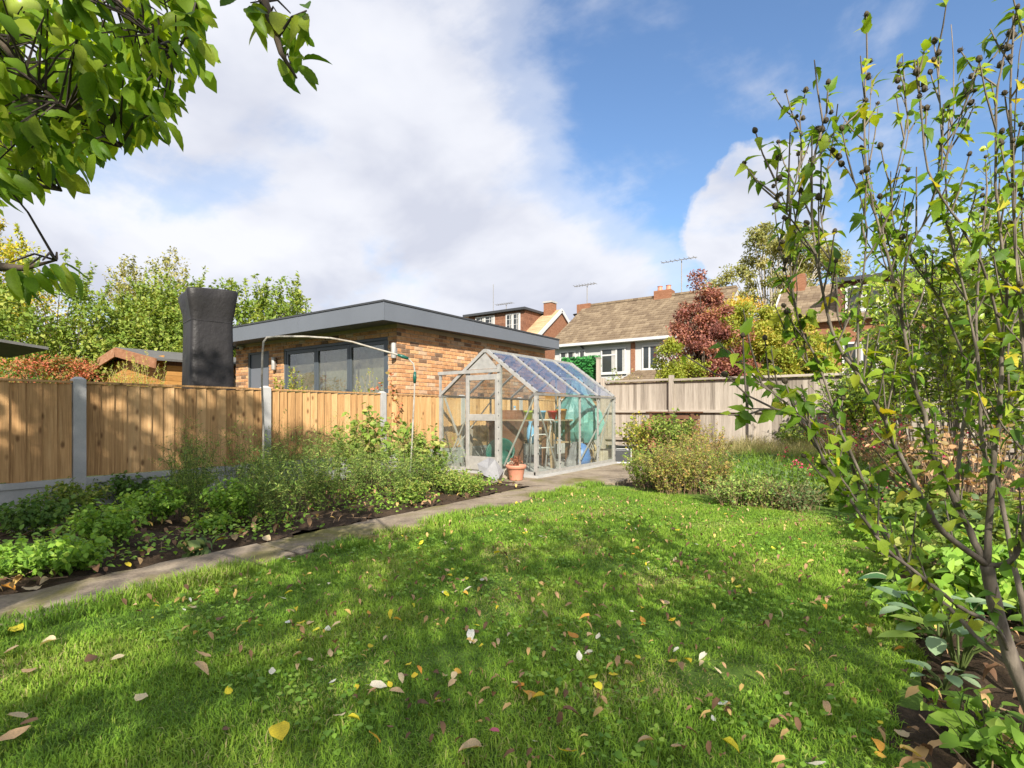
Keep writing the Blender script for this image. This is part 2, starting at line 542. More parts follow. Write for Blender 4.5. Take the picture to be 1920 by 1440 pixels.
M['steel_white'] = varied('peeling_white_tube', [(0.12, 0.07, 0.04), (0.36, 0.33, 0.28), (0.50, 0.48, 0.43)], 9.0, rough=0.6, bump=0.2)
M['green_plastic'] = plain('green_plastic', (0.015, 0.10, 0.075), 0.35)
M['teal'] = varied('teal_sheet', [(0.09, 0.28, 0.25), (0.16, 0.40, 0.36), (0.30, 0.54, 0.49)], 4.0, rough=0.4, bump=0.7, dist=0.04, spec=0.5, fine=9)
M['shed_wood'] = varied('orange_timber', [(0.28, 0.125, 0.035), (0.42, 0.21, 0.06), (0.52, 0.28, 0.09)], 1.5, (3, 3, 30), 0.7, 0.2, 0.004, 0.2, fine=6)
M['barge'] = varied('red_brown_timber', [(0.20, 0.09, 0.045), (0.33, 0.16, 0.085), (0.45, 0.27, 0.17)], 2.0, (3, 3, 9), 0.8, 0.3, 0.004, 0.1)
M['felt'] = varied('roof_felt', [(0.09, 0.09, 0.085), (0.17, 0.165, 0.155)], 5.0, rough=0.95, bump=0.2)
M['tile_light'] = varied('roof_tile_light', [(0.34, 0.22, 0.12), (0.52, 0.36, 0.21), (0.62, 0.46, 0.29)], 1.2, (1, 3.2, 1), 0.9, 0.4, 0.02, 0.12, fine=9)
M['tile_hung'] = varied('tile_hanging', [(0.12, 0.055, 0.035), (0.22, 0.105, 0.065), (0.30, 0.16, 0.10)], 2.0, (4, 4, 1), 0.9, 0.4, 0.02, 0.15)
M['far_brick'] = varied('house_brick', [(0.17, 0.075, 0.04), (0.27, 0.125, 0.07), (0.36, 0.19, 0.115)], 5.0, (1, 1, 3), 0.9, 0.2, 0.01, fine=20)
M['terracotta'] = plain('terracotta_plastic', (0.58, 0.26, 0.17), 0.55, var=0.1)
M['bark'] = varied('bark', [(0.055, 0.042, 0.03), (0.11, 0.085, 0.062), (0.18, 0.15, 0.115)], 4.0, (8, 8, 1.5), 0.9, 0.5, 0.01, fine=20)
M['hib_bark'] = varied('grey_bark', [(0.08, 0.065, 0.05), (0.18, 0.15, 0.118), (0.30, 0.255, 0.20)], 18.0, (1, 1, 0.35), 0.85, 0.9, 0.006, fine=70)
M['twig'] = plain('dark_twig', (0.055, 0.042, 0.035), 0.8, var=0.25)
M['stem_green'] = plain('green_stem', (0.09, 0.13, 0.03), 0.7, var=0.25)
M['stem_dry'] = plain('dry_stem', (0.30, 0.20, 0.12), 0.85, var=0.3)
M['pale_wood'] = varied('pale_timber', [(0.36, 0.24, 0.13), (0.52, 0.38, 0.23)], 2.0, (3, 3, 20), 0.8, 0.2, 0.004, 0.2)
M['brown_wood'] = varied('brown_timber', [(0.09, 0.045, 0.025), (0.17, 0.085, 0.05), (0.25, 0.14, 0.085)], 2.0, (3, 12, 3), 0.8, 0.2, 0.004, 0.2)
M['bamboo'] = plain('bamboo', (0.45, 0.33, 0.17), 0.6, var=0.3)
M['blue'] = plain('blue_plastic', (0.10, 0.22, 0.50), 0.4)
M['light_blue'] = plain('light_blue_plastic', (0.25, 0.55, 0.78), 0.4)
M['red'] = plain('red_plastic', (0.55, 0.06, 0.04), 0.4)
M['amber'] = plain('amber_plastic', (0.60, 0.30, 0.05), 0.4)
M['lime'] = plain('lime_plastic', (0.45, 0.60, 0.08), 0.4)
M['sheet'] = varied('grey_white_sheet', [(0.17, 0.17, 0.185), (0.23, 0.23, 0.24), (0.29, 0.29, 0.30)], 5.0, rough=0.6, bump=0.25, dist=0.01)
M['curtain'] = plain('curtain', (0.42, 0.41, 0.38), 0.8)
M['stone'] = varied('pale_stone', [(0.40, 0.34, 0.25), (0.58, 0.51, 0.40)], 5.0, rough=0.9, bump=0.4)

# ------------------------------------------------------------------ the setting
def sheet(name, x0, x1, y0, y1, z, mat, nx=2, ny=2, amp=0.0, seed=0, freq=3.0, edge=0.0):
    r = np.random.default_rng(seed)
    xs, ys = np.linspace(x0, x1, nx), np.linspace(y0, y1, ny)
    gx, gy = np.meshgrid(xs, ys)
    gz = np.full_like(gx, z)
    if amp:
        for k in range(7):
            fx, fy = r.normal(0, freq * (1 + k * 0.6), 2)
            gz += amp / (1 + k * 0.5) * np.sin(gx * fx + gy * fy + r.uniform(0, 6.28))
        gz += r.normal(0, amp * 0.25, gz.shape)
    if edge:
        m = np.zeros(gx.shape, bool)
        m[1:-1, 1:-1] = False
        jit = r.normal(0, edge, gx.shape)
        gx = gx + jit * ((gx == x0) | (gx == x1))
    V = np.stack([gx, gy, gz], -1).reshape(-1, 3)
    i = np.arange(nx * ny).reshape(ny, nx)
    F = np.stack([i[:-1, :-1], i[:-1, 1:], i[1:, 1:], i[1:, :-1]], -1).reshape(-1, 4)
    o = np_obj(name, V, F, mat, None, None, True)
    o['kind'] = 'structure'
    return o


sheet('ground', -400, 400, -300, 500, -0.06, M['field'])
sheet('lawn', -3.10, 0.10, -1.5, 6.4, 0.0, M['thatch'], 60, 120, 0.004, 2)
sheet('garden_soil', -6.33, 4.0, -2.0, 13.2, -0.045, M['soil'], 40, 60, 0.004, 9)
sheet('bed_left', -6.34, -3.62, -1.5, 5.75, 0.0, M['soil'], 110, 240, 0.016, 3, 4.0, 0.02)
sheet('bed_right', 0.05, 3.2, 0.3, 13.15, 0.0, M['soil'], 100, 220, 0.018, 4, 4.0, 0.03)
sheet('bed_far', -2.75, 0.0, 6.0, 13.1, -0.01, M['soil'], 80, 160, 0.016, 5, 4.0)

# concrete path: cast slabs beside the lawn, widening in front of and beside the greenhouse
pathroot = bpy.data.objects.new('path', None)
link(pathroot)
pathroot['kind'] = 'structure'
rp = random.Random(5)


def slab(x0, x1, y0, y1, zt):
    # slab with wandering edges
    n = max(3, int((y1 - y0) / 0.12))
    b = MB()
    L, R = [], []
    for i in range(n + 1):
        y = y0 + (y1 - y0) * i / n
        L.append((x0 + rp.uniform(-0.028, 0.028), y))
        R.append((x1 + rp.uniform(-0.03, 0.03), y))
    top = [(x, y, zt + rp.uniform(-0.002, 0.002)) for x, y in L] + [(x, y, zt + rp.uniform(-0.002, 0.002)) for x, y in R]
    bot = [(x, y, -0.06) for x, y in L] + [(x, y, -0.06) for x, y in R]
    m = n + 1
    f = []
    for i in range(n):
        f.append((i, m + i, m + i + 1, i + 1))
        f.append((i, i + 1, 2 * m + i + 1, 2 * m + i))
        f.append((m + i, 3 * m + i, 3 * m + i + 1, m + i + 1))
    f.append((0, 2 * m, 3 * m, m))
    f.append((n, m + n, 3 * m + n, 2 * m + n))
    b.poly(top + bot, f)
    return b.build('slab', M['path'], pathroot)


ys = [-1.5, 0.35, 2.05, 3.55, 4.75, 5.55]
for a_, b_ in zip(ys[:-1], ys[1:]):
    slab(-3.62, -3.14, a_ + 0.006, b_ - 0.006, 0.012)
slab(-5.95, -3.02, 5.556, 6.36, 0.016)
slab(-5.95, -2.92, 6.37, 8.0, 0.012)
slab(-5.95, -2.85, 8.01, 10.2, 0.014)

# ------------------------------------------------------------------ left fence: concrete posts, gravel boards, feather-edge panels
XF = -6.40
fence = thing('closeboard_fence', 'orange-brown feather-edge fence with grey concrete posts along the left border', 'fence', (XF, 1.82, 0))
PY = [-0.08 + 1.9 * k - 1.82 for k in range(0, 8)]
bw = 0.112
brd = MB()
brd.poly([(0, -0.012, 0), (0.006, -0.012, 0), (0.030, bw, 0), (0, bw, 0), (0, -0.012, 0.9), (0.006, -0.012, 0.9), (0.030, bw, 0.9), (0, bw, 0.9)],
         [(3, 2, 1, 0), (4, 5, 6, 7), (0, 1, 5, 4), (1, 2, 6, 5), (2, 3, 7, 6), (3, 0, 4, 7)])
bmesh_ = brd.mesh('board', M['fence'])
pst = MB().box(-0.05, 0.05, -0.05, 0.05, -0.05, 1.245)
pst.poly([(-0.05, -0.05, 1.245), (0.05, -0.05, 1.245), (0.05, 0.05, 1.245), (-0.05, 0.05, 1.245), (-0.02, -0.02, 1.27), (0.02, -0.02, 1.27), (0.02, 0.02, 1.27), (-0.02, 0.02, 1.27)],
         [(4, 5, 6, 7), (0, 1, 5, 4), (1, 2, 6, 5), (2, 3, 7, 6), (3, 0, 4, 7)])
post_mesh = pst.mesh('post', M['concrete'])
gvb = MB().box(-0.02, 0.018, 0.05, 1.85, -0.05, 0.30).box(0.0181, 0.030, 0.051, 1.849, 0.245, 0.299).box(0.0181, 0.030, 0.051, 0.13, -0.05, 0.2449).box(0.0181, 0.030, 1.77, 1.849, -0.05, 0.2449)
gv_mesh = gvb.mesh('gravel_board', M['concrete'])
cap_mesh = MB().box(-0.03, 0.035, 0.052, 1.848, 1.215, 1.236).mesh('capping_rail', M['fence'])
rf = random.Random(3)
for k, y in enumerate(PY):
    inst('post', post_mesh, fence, (0, y, rf.uniform(-0.01, 0.01)))
    if k == len(PY) - 1:
        break
    inst('gravel_board', gv_mesh, fence, (0, y, 0))
    inst('capping_rail', cap_mesh, fence, (0, y, 0))
    n = 16
    for i in range(n):
        inst('board', bmesh_, fence, (rf.uniform(0, 0.004) - 0.004, y + 0.060 + i * (1.782 / n), 0.303 + rf.uniform(-0.003, 0.01)), (rf.uniform(-0.003, 0.003), 0, 0))
    MB().box(-0.035, -0.006, 0.052, 1.848, 0.5, 0.54).box(-0.035, -0.006, 0.052, 1.848, 1.0, 1.04).build('backing_rail', M['fence'], fence).location = (0, y, 0)

# ------------------------------------------------------------------ back fence: weathered, rails on this side
YB = 13.3
bf = thing('weathered_fence', 'tall weathered grey-beige board fence with visible rails across the back', 'fence', (-4.4, YB, 0))
PXs = [-6.27, -4.40, -2.53, -0.66, 1.21, 3.08, 4.95]
ob = MB()
ob.poly([(0, 0, 0), (0.113, 0, 0), (0.113, 0.010, 0), (0, 0.022, 0), (0, 0, 1.66), (0.113, 0, 1.66), (0.113, 0.010, 1.66), (0, 0.022, 1.66)],
        [(0, 1, 2, 3), (7, 6, 5, 4), (4, 5, 1, 0), (5, 6, 2, 1), (6, 7, 3, 2), (7, 4, 0, 3)])
ob_mesh = ob.mesh('board', M['old_wood'])
op_mesh = MB().box(-0.055, 0.055, -0.09, 0.01, -0.05, 1.86).mesh('post', M['old_wood'])
for k, x in enumerate(PXs):
    X = x + 4.4
    inst('post', op_mesh, bf, (X, 0, rf.uniform(-0.02, 0.02)))
    if k == len(PXs) - 1:
        break
    for i in range(18):
        inst('board', ob_mesh, bf, (X + 0.005 + i * 0.1035, rf.uniform(0.012, 0.018), 0.06 + rf.uniform(-0.008, 0.012)), (0, rf.uniform(-0.006, 0.006), 0))
    for (z0, z1, dpt) in ((1.735, 1.79, 0.07), (0.93, 1.0, 0.055), (0.2, 0.27, 0.055)):
        MB().box(0.056, 1.814, -dpt, 0.006, z0, z1).build('rail', M['old_rail'], bf, bevel=0.006).location = (X, 0, rf.uniform(-0.012, 0.012))

# ------------------------------------------------------------------ brick garden room
GX0, GX1, GY0, GY1 = -12.95, -7.30, 6.77, 11.95
RX0, RX1, RY0, RY1 = -13.2, -7.0, 6.19, 12.15
gr = thing('garden_room', 'flat-roofed orange brick garden room with grey fascia and glazed folding doors', 'building', (GX1, GY0, 0))


def loc_build(mb, name, mat, root, **kw):
    o = mb.build(name, mat, root, **kw)
    o.matrix_parent_inverse = Matrix.Translation(-root.location)
    return o


DX0, DX1, DZ = -10.92, -7.55, 2.36      # folding doors
EX0, EX1 = -12.40, -11.50               # solid door
w = MB()
T = 0.22
z1 = 2.56
w.box(EX1 + 0.0, DX0, GY0 + 0.012, GY0 + T, -0.05, z1).box(GX0, EX0, GY0 + 0.012, GY0 + T, -0.05, z1)
w.box(DX1, GX1 - 0.012, GY0 + 0.012, GY0 + T, -0.05, z1).box(DX0 + 0.001, DX1 - 0.001, GY0 + 0.012, GY0 + T, DZ, z1).box(EX0 + 0.001, EX1 - 0.001, GY0 + 0.012, GY0 + T, DZ, z1)
w.box(GX1 - T, GX1 - 0.012, GY0 + T + 0.001, GY1, -0.05, z1).box(GX0, GX0 + T, GY0 + T + 0.001, GY1, -0.05, z1).box(GX0 + T + 0.001, GX1 - T - 0.001, GY1 - T, GY1 - 0.001, -0.05, z1)
loc_build(w, 'wall', M['mortar'], gr)
loc_build(MB().box(GX0 + T + 0.002, GX1 - T - 0.002, GY0 + T + 0.002, GY1 - T - 0.002, -0.05, 0.12), 'floor', M['pale_wood'], gr)
loc_build(MB().box(GX0 + T + 0.002, GX1 - T - 0.002, GY1 - T - 0.05, GY1 - T - 0.002, 0.12, 2.45).box(GX0 + T + 0.002, GX0 + T + 0.05, GY0 + T + 0.1, GY1 - T - 0.06, 0.12, 2.45), 'inner_wall', M['plaster'], gr)
# bricks
BL_, BH, PT = 0.215, 0.065, 0.075
bk = MB()
e = 0.004
bk.poly([(0, 0, 0), (BL_, 0, 0), (BL_, 0, BH), (0, 0, BH), (e, -0.011, e), (BL_ - e, -0.011, e), (BL_ - e, -0.011, BH - e), (e, -0.011, BH - e)],
        [(4, 5, 6, 7), (0, 1, 5, 4), (1, 2, 6, 5), (2, 3, 7, 6), (3, 0, 4, 7)])
brick_mesh = bk.mesh('brick', M['brick'])
half_mesh = bpy.data.meshes.new('brick')
bricks = []     # (distance, loc, rz, scale_x)
for row in range(0, 34):
    z = 0.02 + row * PT
    if z + BH > 2.55:
        break
    # side wall, running along +Y from the corner
    y = GY0 - 0.0
    first = True
    while y < GY1 - 0.02:
        L = BL_ if not first or row % 2 == 0 else BL_ / 2 - 0.005
        first = False
        L = min(L, GY1 - y)
        if L > 0.03:
            bricks.append((z, Vector((GX1 - 0.012, y, z)), math.pi / 2, L / BL_))
        y += L + 0.010
    # front wall, from the corner leftwards
    x = GX1 - 0.012
    first = True
    while x > GX0 + 0.02:
        L = BL_ if not first or row % 2 == 1 else BL_ / 2 - 0.005
        first = False
        xa, xb = x - L, x
        x = xa - 0.010
        segs = [(xa, xb)]
        for (o0, o1) in ((DX0, DX1), (EX0, EX1)):
            if z + BH * 0.5 < DZ:
                ns = []
                for (s0, s1) in segs:
                    if s1 <= o0 or s0 >= o1:
                        ns.append((s0, s1))
                    else:
                        if s0 < o0 - 0.02:
                            ns.append((s0, o0))
                        if s1 > o1 + 0.02:
                            ns.append((o1, s1))
                segs = ns
        for (s0, s1) in segs:
            s0 = max(s0, GX0)
            if s1 - s0 > 0.02:
                bricks.append((z, Vector((s0, GY0 + 0.012, z)), 0.0, (s1 - s0) / BL_))
bricks = [(b[1].xy.length + (0 if b[0] > 1.15 else 50), *b) for b in bricks]
bricks.sort(key=lambda b: b[0])
org = gr.location
for (_, z, p, rz, sx) in bricks[:300]:
    inst('brick', brick_mesh, gr, p - org, (0, 0, rz), (sx, 1, 1))
rest = MB()
for (_, z, p, rz, sx) in bricks[300:]:
    R = Matrix.Rotation(rz, 3, 'Z')
    rest.poly([p + R @ Vector((v[0] * sx, v[1], v[2])) - org for v in bk.v], bk.f)
o = rest.build('brick_courses', M['brick'], gr)
o['kind'] = 'stuff'
# roof
loc_build(MB().box(RX0 + 0.02, RX1 - 0.02, RY0 + 0.02, RY1 - 0.02, 2.60, 2.80), 'roof', M['felt'], gr)
loc_build(MB().box(RX0, RX1, RY0, RY0 + 0.02, 2.515, 2.826), 'fascia', M['fascia'], gr, bevel=0.003)
fs = MB().poly([(RX1 - 0.02, RY0 + 0.021, 2.515), (RX1, RY0 + 0.021, 2.515), (RX1, RY1, 2.60), (RX1 - 0.02, RY1, 2.60),
                (RX1 - 0.02, RY0 + 0.021, 2.826), (RX1, RY0 + 0.021, 2.826), (RX1, RY1, 2.826), (RX1 - 0.02, RY1, 2.826)],
               [(3, 2, 1, 0), (4, 5, 6, 7), (0, 1, 5, 4), (1, 2, 6, 5), (2, 3, 7, 6), (3, 0, 4, 7)])
loc_build(fs, 'fascia', M['fascia'], gr)
loc_build(MB().box(RX0, RX0 + 0.02, RY0 + 0.021, RY1, 2.515, 2.826), 'fascia', M['fascia'], gr)
loc_build(MB().box(RX1 - 0.012, RX1 + 0.004, RY0 - 0.004, RY0 + 0.012, 2.512, 2.829), 'corner_cover', M['fascia'], gr)
for xj in (-9.5, -12.0):
    loc_build(MB().box(xj - 0.02, xj + 0.02, RY0 - 0.004, RY0 - 0.0005, 2.514, 2.827), 'joint_cover', M['fascia'], gr)
for yj in (8.6, 11.0):
    zj = 2.515 + 0.085 * (yj - RY0) / (RY1 - RY0)
    loc_build(MB().box(RX1 + 0.0005, RX1 + 0.004, yj - 0.02, yj + 0.02, zj, 2.827), 'joint_cover', M['fascia'], gr)
loc_build(MB().box(RX0 - 0.015, RX1 + 0.015, RY0 - 0.015, RY0 + 0.10, 2.83, 2.862).box(RX1 - 0.10, RX1 + 0.015, RY0 + 0.101, RY1, 2.83, 2.862), 'roof_trim', M['trim_dark'], gr)
loc_build(MB().box(RX0 + 0.021, RX1 - 0.021, RY0 + 0.021, GY0 + 0.3, 2.56, 2.598).box(GX1 - 0.2, RX1 - 0.021, GY0 + 0.301, GY1, 2.562, 2.598), 'soffit', M['fascia'], gr)
# folding doors
bd = loc_build(MB().box(DX0, DX1, GY0 + 0.02, GY0 + 0.09, DZ - 0.07, DZ).box(DX0, DX0 + 0.07, GY0 + 0.02, GY0 + 0.09, 0.1, DZ - 0.071)
               .box(DX1 - 0.07, DX1, GY0 + 0.02, GY0 + 0.09, 0.1, DZ - 0.071), 'folding_door', M['frame_grey'], gr, bevel=0.004)
pw = (DX1 - DX0 - 0.14) / 3
for i in range(3):
    x0 = DX0 + 0.07 + i * pw + 0.004
    x1 = x0 + pw - 0.008
    y0_, y1_ = GY0 + 0.03, GY0 + 0.085
    fr = MB().box(x0, x0 + 0.065, y0_, y1_, 0.12, DZ - 0.075).box(x1 - 0.065, x1, y0_, y1_, 0.12, DZ - 0.075)
    fr.box(x0 + 0.0651, x1 - 0.0651, y0_, y1_, DZ - 0.145, DZ - 0.075).box(x0 + 0.0651, x1 - 0.0651, y0_, y1_, 0.12, 0.2)
    if i == 1:
        fr.box(x1 - 0.045, x1 - 0.02, y0_ - 0.05, y0_ - 0.001, 1.24, 1.40)
    loc_build(fr, 'leaf_frame', M['frame_grey'], bd, bevel=0.003)
    loc_build(MB().box(x0 + 0.066, x1 - 0.066, GY0 + 0.055, GY0 + 0.061, 0.2, DZ - 0.145), 'pane', M['bifold_glass'], bd)
for i in range(3):
    x0 = DX0 + 0.12 + i * pw
    loc_build(MB().box(x0, x0 + pw - 0.06, GY0 + 0.24, GY0 + 0.246, 0.3 if i else 0.9, DZ - 0.05), 'pane_brightener', M['plaster'], gr)  # pale panels added behind the panes to brighten the dark glass
# solid door
dr = loc_build(MB().box(EX0 + 0.06, EX1 - 0.06, GY0 + 0.05, GY0 + 0.09, 0.12, DZ - 0.06), 'door', M['fascia'], gr)
loc_build(MB().box(EX0, EX1, GY0 + 0.02, GY0 + 0.10, DZ - 0.06, DZ).box(EX0, EX0 + 0.06, GY0 + 0.02, GY0 + 0.10, 0.1, DZ - 0.061).box(EX1 - 0.06, EX1, GY0 + 0.02, GY0 + 0.10, 0.1, DZ - 0.061),
          'door_frame', M['frame_grey'], dr)
loc_build(MB().bar((EX0 + 0.12, GY0 + 0.02, 1.2), (EX0 + 0.24, GY0 + 0.02, 1.2), 0.03, 0.03), 'handle', M['alu'], dr)
# wall lamps and camera
for px, zc_ in ((513, 2.03), (738, 2.06)):
    p = at(px, 660, Y=GY0 - 0.06)
    lp = loc_build(MB().lathe([(0.0, -0.14), (0.045, -0.14), (0.048, -0.13), (0.048, 0.13), (0.045, 0.14), (0.0, 0.14)], 16, (p.x, p.y, zc_)), 'wall_lamp', M['alu'], gr, smooth=True)
    loc_build(MB().box(p.x - 0.03, p.x + 0.03, p.y + 0.04, GY0 + 0.003, zc_ - 0.05, zc_ + 0.05), 'bracket', M['alu_dull'], lp)
p = at(451, 651, Y=GY0 - 0.06)
cb = loc_build(MB().lathe([(0.0, 0.03), (0.06, 0.03), (0.075, 0.0), (0.06, -0.04), (0.03, -0.06), (0.0, -0.065)], 14, (p.x, p.y, p.z)), 'security_camera', M['white'], gr, smooth=True)
loc_build(MB().tube([(p.x, p.y - 0.055, p.z - 0.03), (p.x + 0.01, p.y - 0.085, p.z - 0.04)], 0.028, 10), 'lens', M['trim_dark'], cb)

# small timber store with mono-pitch roof behind the garden room
st = thing('timber_store', 'low timber store with dark sloping roof behind the brick garden room', 'shed', (-7.9, 12.7, 0))
MB().box(-0.5, 0.55, -0.4, 0.45, -0.05, 2.0).build('wall', M['shed_wood'], st)
MB().bar((-0.62, -0.05, 2.62), (0.75, -0.05, 2.03), 1.05, 0.06, (0, 0, 1)).build('roof', M['trim_dark'], st)

# ------------------------------------------------------------------ patio heater under its black cover
hc = thing('covered_patio_heater', 'tall patio heater under a black fabric cover flaring at the top', 'patio heater', (-6.98, 3.30, 0), math.radians(-12))
prof = [(0.0, 0.345), (0.4, 0.335), (0.8, 0.325), (1.2, 0.317), (1.6, 0.308), (1.9, 0.30), (2.07, 0.296), (2.10, 0.297), (2.2, 0.315), (2.32, 0.34), (2.43, 0.362), (2.455, 0.352)]
b = MB()
rh = random.Random(8)
nn = 48
for (z, r) in prof:
    for k in range(nn):
        an = 2 * math.pi * (k + 0.5) / nn
        c_, s_ = math.cos(an), math.sin(an)
        sq = 1.0 / max(abs(c_), abs(s_))
        rr = 0.9 * r * min(sq, 1.33) * (1 + (0.006 + 0.018 * (z > 2.15)) * math.sin(5 * an + z * 2) + rh.uniform(-0.005, 0.005))
        b.v.append((rr * c_, rr * s_, z + (0.035 * math.sin(an + 1) if z > 2.3 else 0)))
for i in range(len(prof) - 1):
    for k in range(nn):
        b.f.append((i * nn + k, i * nn + (k + 1) % nn, (i + 1) * nn + (k + 1) % nn, (i + 1) * nn + k))
b.v.append((0, 0, 2.47))
for k in range(nn):
    b.f.append(((len(prof) - 1) * nn + k, (len(prof) - 1) * nn + (k + 1) % nn, len(b.v) - 1))
b.v = [(x * 0.86, y * 0.86, z * 0.985) for x, y, z in b.v]
b.build('cover', M['cover'], hc, smooth=True)
sm = MB()
for k in range(nn):
    an, a2 = 2 * math.pi * (k + 0.5) / nn, 2 * math.pi * (k + 1.5) / nn
    q = []
    for aa in (an, a2):
        sq = 1.0 / max(abs(math.cos(aa)), abs(math.sin(aa)))
        q.append(0.9 * 0.2985 * min(sq, 1.33))
    sm.bar((q[0] * math.cos(an), q[0] * math.sin(an), 2.085), (q[1] * math.cos(a2), q[1] * math.sin(a2), 2.085), 0.006, 0.012)
sm.v = [(x * 0.862, y * 0.862, z * 0.985) for x, y, z in sm.v]
sm.build('seam', M['cover'], hc)
MB().tube([(0, 0, 0.02), (0, 0, 2.3)], 0.03, 8).build('pole', M['alu_dull'], hc)

# ------------------------------------------------------------------ orange timber summerhouse
sh = thing('summerhouse', 'orange timber summerhouse with shallow gable roof and red-brown bargeboards', 'summerhouse', (-13.5, 5.3, 0))
SX0, SX1, SY0, SY1 = -4.0, 0.0, 0.15, 3.4
apx, eav, ape = -2.05, 2.12, 2.50
loc = MB().box(SX0, SX1 - 0.03, SY0 + 0.03, SY1, -0.05, eav)
loc.poly([(SX0, SY0 + 0.03, eav), (SX1 - 0.03, SY0 + 0.03, eav), (apx, SY0 + 0.03, ape - 0.05)], [(0, 1, 2)])
loc.build('wall', M['brown_wood'], sh)
nz = 19
for i in range(nz):
    z = 0.02 + i * 0.118
    ww = 1.0
    if z > eav:
        f_ = (z - eav) / (ape - eav)
        MB().box(SX0 + (apx - SX0) * f_, SX1 + (apx - SX1) * f_, SY0, SY0 + 0.03, z, z + 0.112).build('cladding_board', M['shed_wood'], sh)
        continue
    MB().box(SX0, SX1 - 0.031, SY0, SY0 + 0.03, z, z + 0.112).build('cladding_board', M['shed_wood'], sh)
    if z < eav - 0.1:
        MB().box(SX1 - 0.03, SX1, SY0 + 0.031, SY1, z, z + 0.112).build('cladding_board', M['shed_wood'], sh)
for s, xe in ((1, SX1 + 0.22), (-1, SX0 - 0.22)):
    ze = eav - 0.02
    rfm = MB().poly([(apx, -0.12, ape + 0.05), (xe, -0.12, ze + 0.05), (xe, SY1 + 0.1, ze + 0.05), (apx, SY1 + 0.1, ape + 0.05),
                     (apx, -0.12, ape), (xe, -0.12, ze), (xe, SY1 + 0.1, ze), (apx, SY1 + 0.1, ape)],
                    [(0, 1, 2, 3), (7, 6, 5, 4), (0, 4, 5, 1), (1, 5, 6, 2), (2, 6, 7, 3), (3, 7, 4, 0)])
    rfm.build('roof_slope', M['felt'], sh)
    MB().bar((apx, -0.14, ape - 0.07), (xe + 0.0 * s, -0.14, ze - 0.07), 0.035, 0.22).build('bargeboard', M['barge'], sh)
for (y0_, y1_) in ((0.75, 1.25), (1.6, 2.3)):
    wf = MB().box(SX1 + 0.001, SX1 + 0.03, y0_, y1_, 1.0, 1.95).build('window', M['barge'], sh)
    MB().box(SX1 + 0.031, SX1 + 0.036, y0_ + 0.06, (y0_ + y1_) / 2 - 0.02, 1.06, 1.89).build('pane', M['win_glass'], wf)
    MB().box(SX1 + 0.031, SX1 + 0.036, (y0_ + y1_) / 2 + 0.02, y1_ - 0.06, 1.06, 1.89).build('pane', M['win_glass'], wf)

# lean-to at the far left edge
lt = thing('lean_to_store', 'small lean-to with dark sheet roof on a timber post at the left edge', 'shed', (-10.6, 1.9, 0))
MB().poly([(0.5, -0.9, 2.03), (0.5, 0.62, 1.86), (-1.6, 0.62, 1.86), (-1.6, -0.9, 2.03), (0.5, -0.9, 2.07), (0.5, 0.62, 1.90), (-1.6, 0.62, 1.90), (-1.6, -0.9, 2.07)],
          [(3, 2, 1, 0), (4, 5, 6, 7), (0, 1, 5, 4), (1, 2, 6, 5), (2, 3, 7, 6), (3, 0, 4, 7)]).build('roof', M['felt'], lt)
for (x, y, h) in ((0.35, 0.02, 1.92), (0.35, -0.8, 2.01), (-1.5, 0.02, 1.92), (-1.5, -0.8, 2.01)):
    MB().box(x - 0.05, x + 0.05, y - 0.05, y + 0.05, -0.05, h).build('post', M['pale_wood'], lt)
for i in range(12):
    MB().box(-1.5, -1.48, -0.74 + i * 0.062, -0.683 + i * 0.062, 0.0, 1.9).build('slat', M['brown_wood'], lt)

# ------------------------------------------------------------------ bent tube hoop in the bed
hp = thing('garden_hoop', 'bent peeling white metal hoop with green joint sleeves standing in the bed', 'garden hoop', (-5.3, 3.1, 0))
P3 = []
ctl = [(493, 960, 5.55), (494, 800, 5.55), (491, 715, 5.55), (492, 665, 5.56), (494, 641, 5.57), (500, 633, 5.6), (520, 631, 5.66), (570, 631, 5.75), (620, 634, 5.84), (660, 641, 5.92), (705, 654, 6.0), (745, 665, 6.08),
       (765, 672, 6.12), (775, 682, 6.14), (778, 697, 6.15), (777, 735, 6.16), (774, 800, 6.16), (770, 880, 6.16), (768, 945, 6.16)]
P3 = [at(*c) - hp.location for c in ctl]
P3[0].z = -0.1
P3[-1].z = -0.1
MB().tube(P3, 0.0105, 8).build('tube', M['steel_white'], hp, smooth=True)
for (i0, i1) in ((11, 12), (14, 15)):
    a_, b_ = P3[i0], P3[i0] + (P3[i1] - P3[i0]).normalized() * 0.13
    MB().tube([a_, (a_ + b_) / 2, b_], [0.015, 0.022, 0.016], 10).build('joint_sleeve', M['green_plastic'], hp, smooth=True)

# ------------------------------------------------------------------ greenhouse
GHX0, GHX1, GHY0, GHY1 = -5.82, -4.02, 6.34, 8.94
GHM = (GHX0 + GHX1) / 2
EAV, RID = 1.185, 1.86
gh = thing('greenhouse', 'small aluminium-framed glass greenhouse with sliding door beside the path', 'greenhouse', (GHX1, GHY0, 0))
go = gh.location


def gb(name, a, b, w_, h_, mat='alu', up=(0, 0, 1), root=None):
    o = MB().bar(Vector(a) - go, Vector(b) - go, w_, h_, up).build(name, M[mat], root or gh)
    return o


def gp(name, pts, mat, root=None, th=0.004):
    pts = [Vector(p) - go for p in pts]
    n_ = (pts[1] - pts[0]).cross(pts[2] - pts[0]).normalized() * th
    k = len(pts)
    f = [tuple(range(k)), tuple(range(2 * k - 1, k - 1, -1))] + [(i, (i + 1) % k, k + (i + 1) % k, k + i)[::-1] for i in range(k)]
    return MB().poly(pts + [p + n_ for p in pts], f).build(name, M[mat], root or gh)


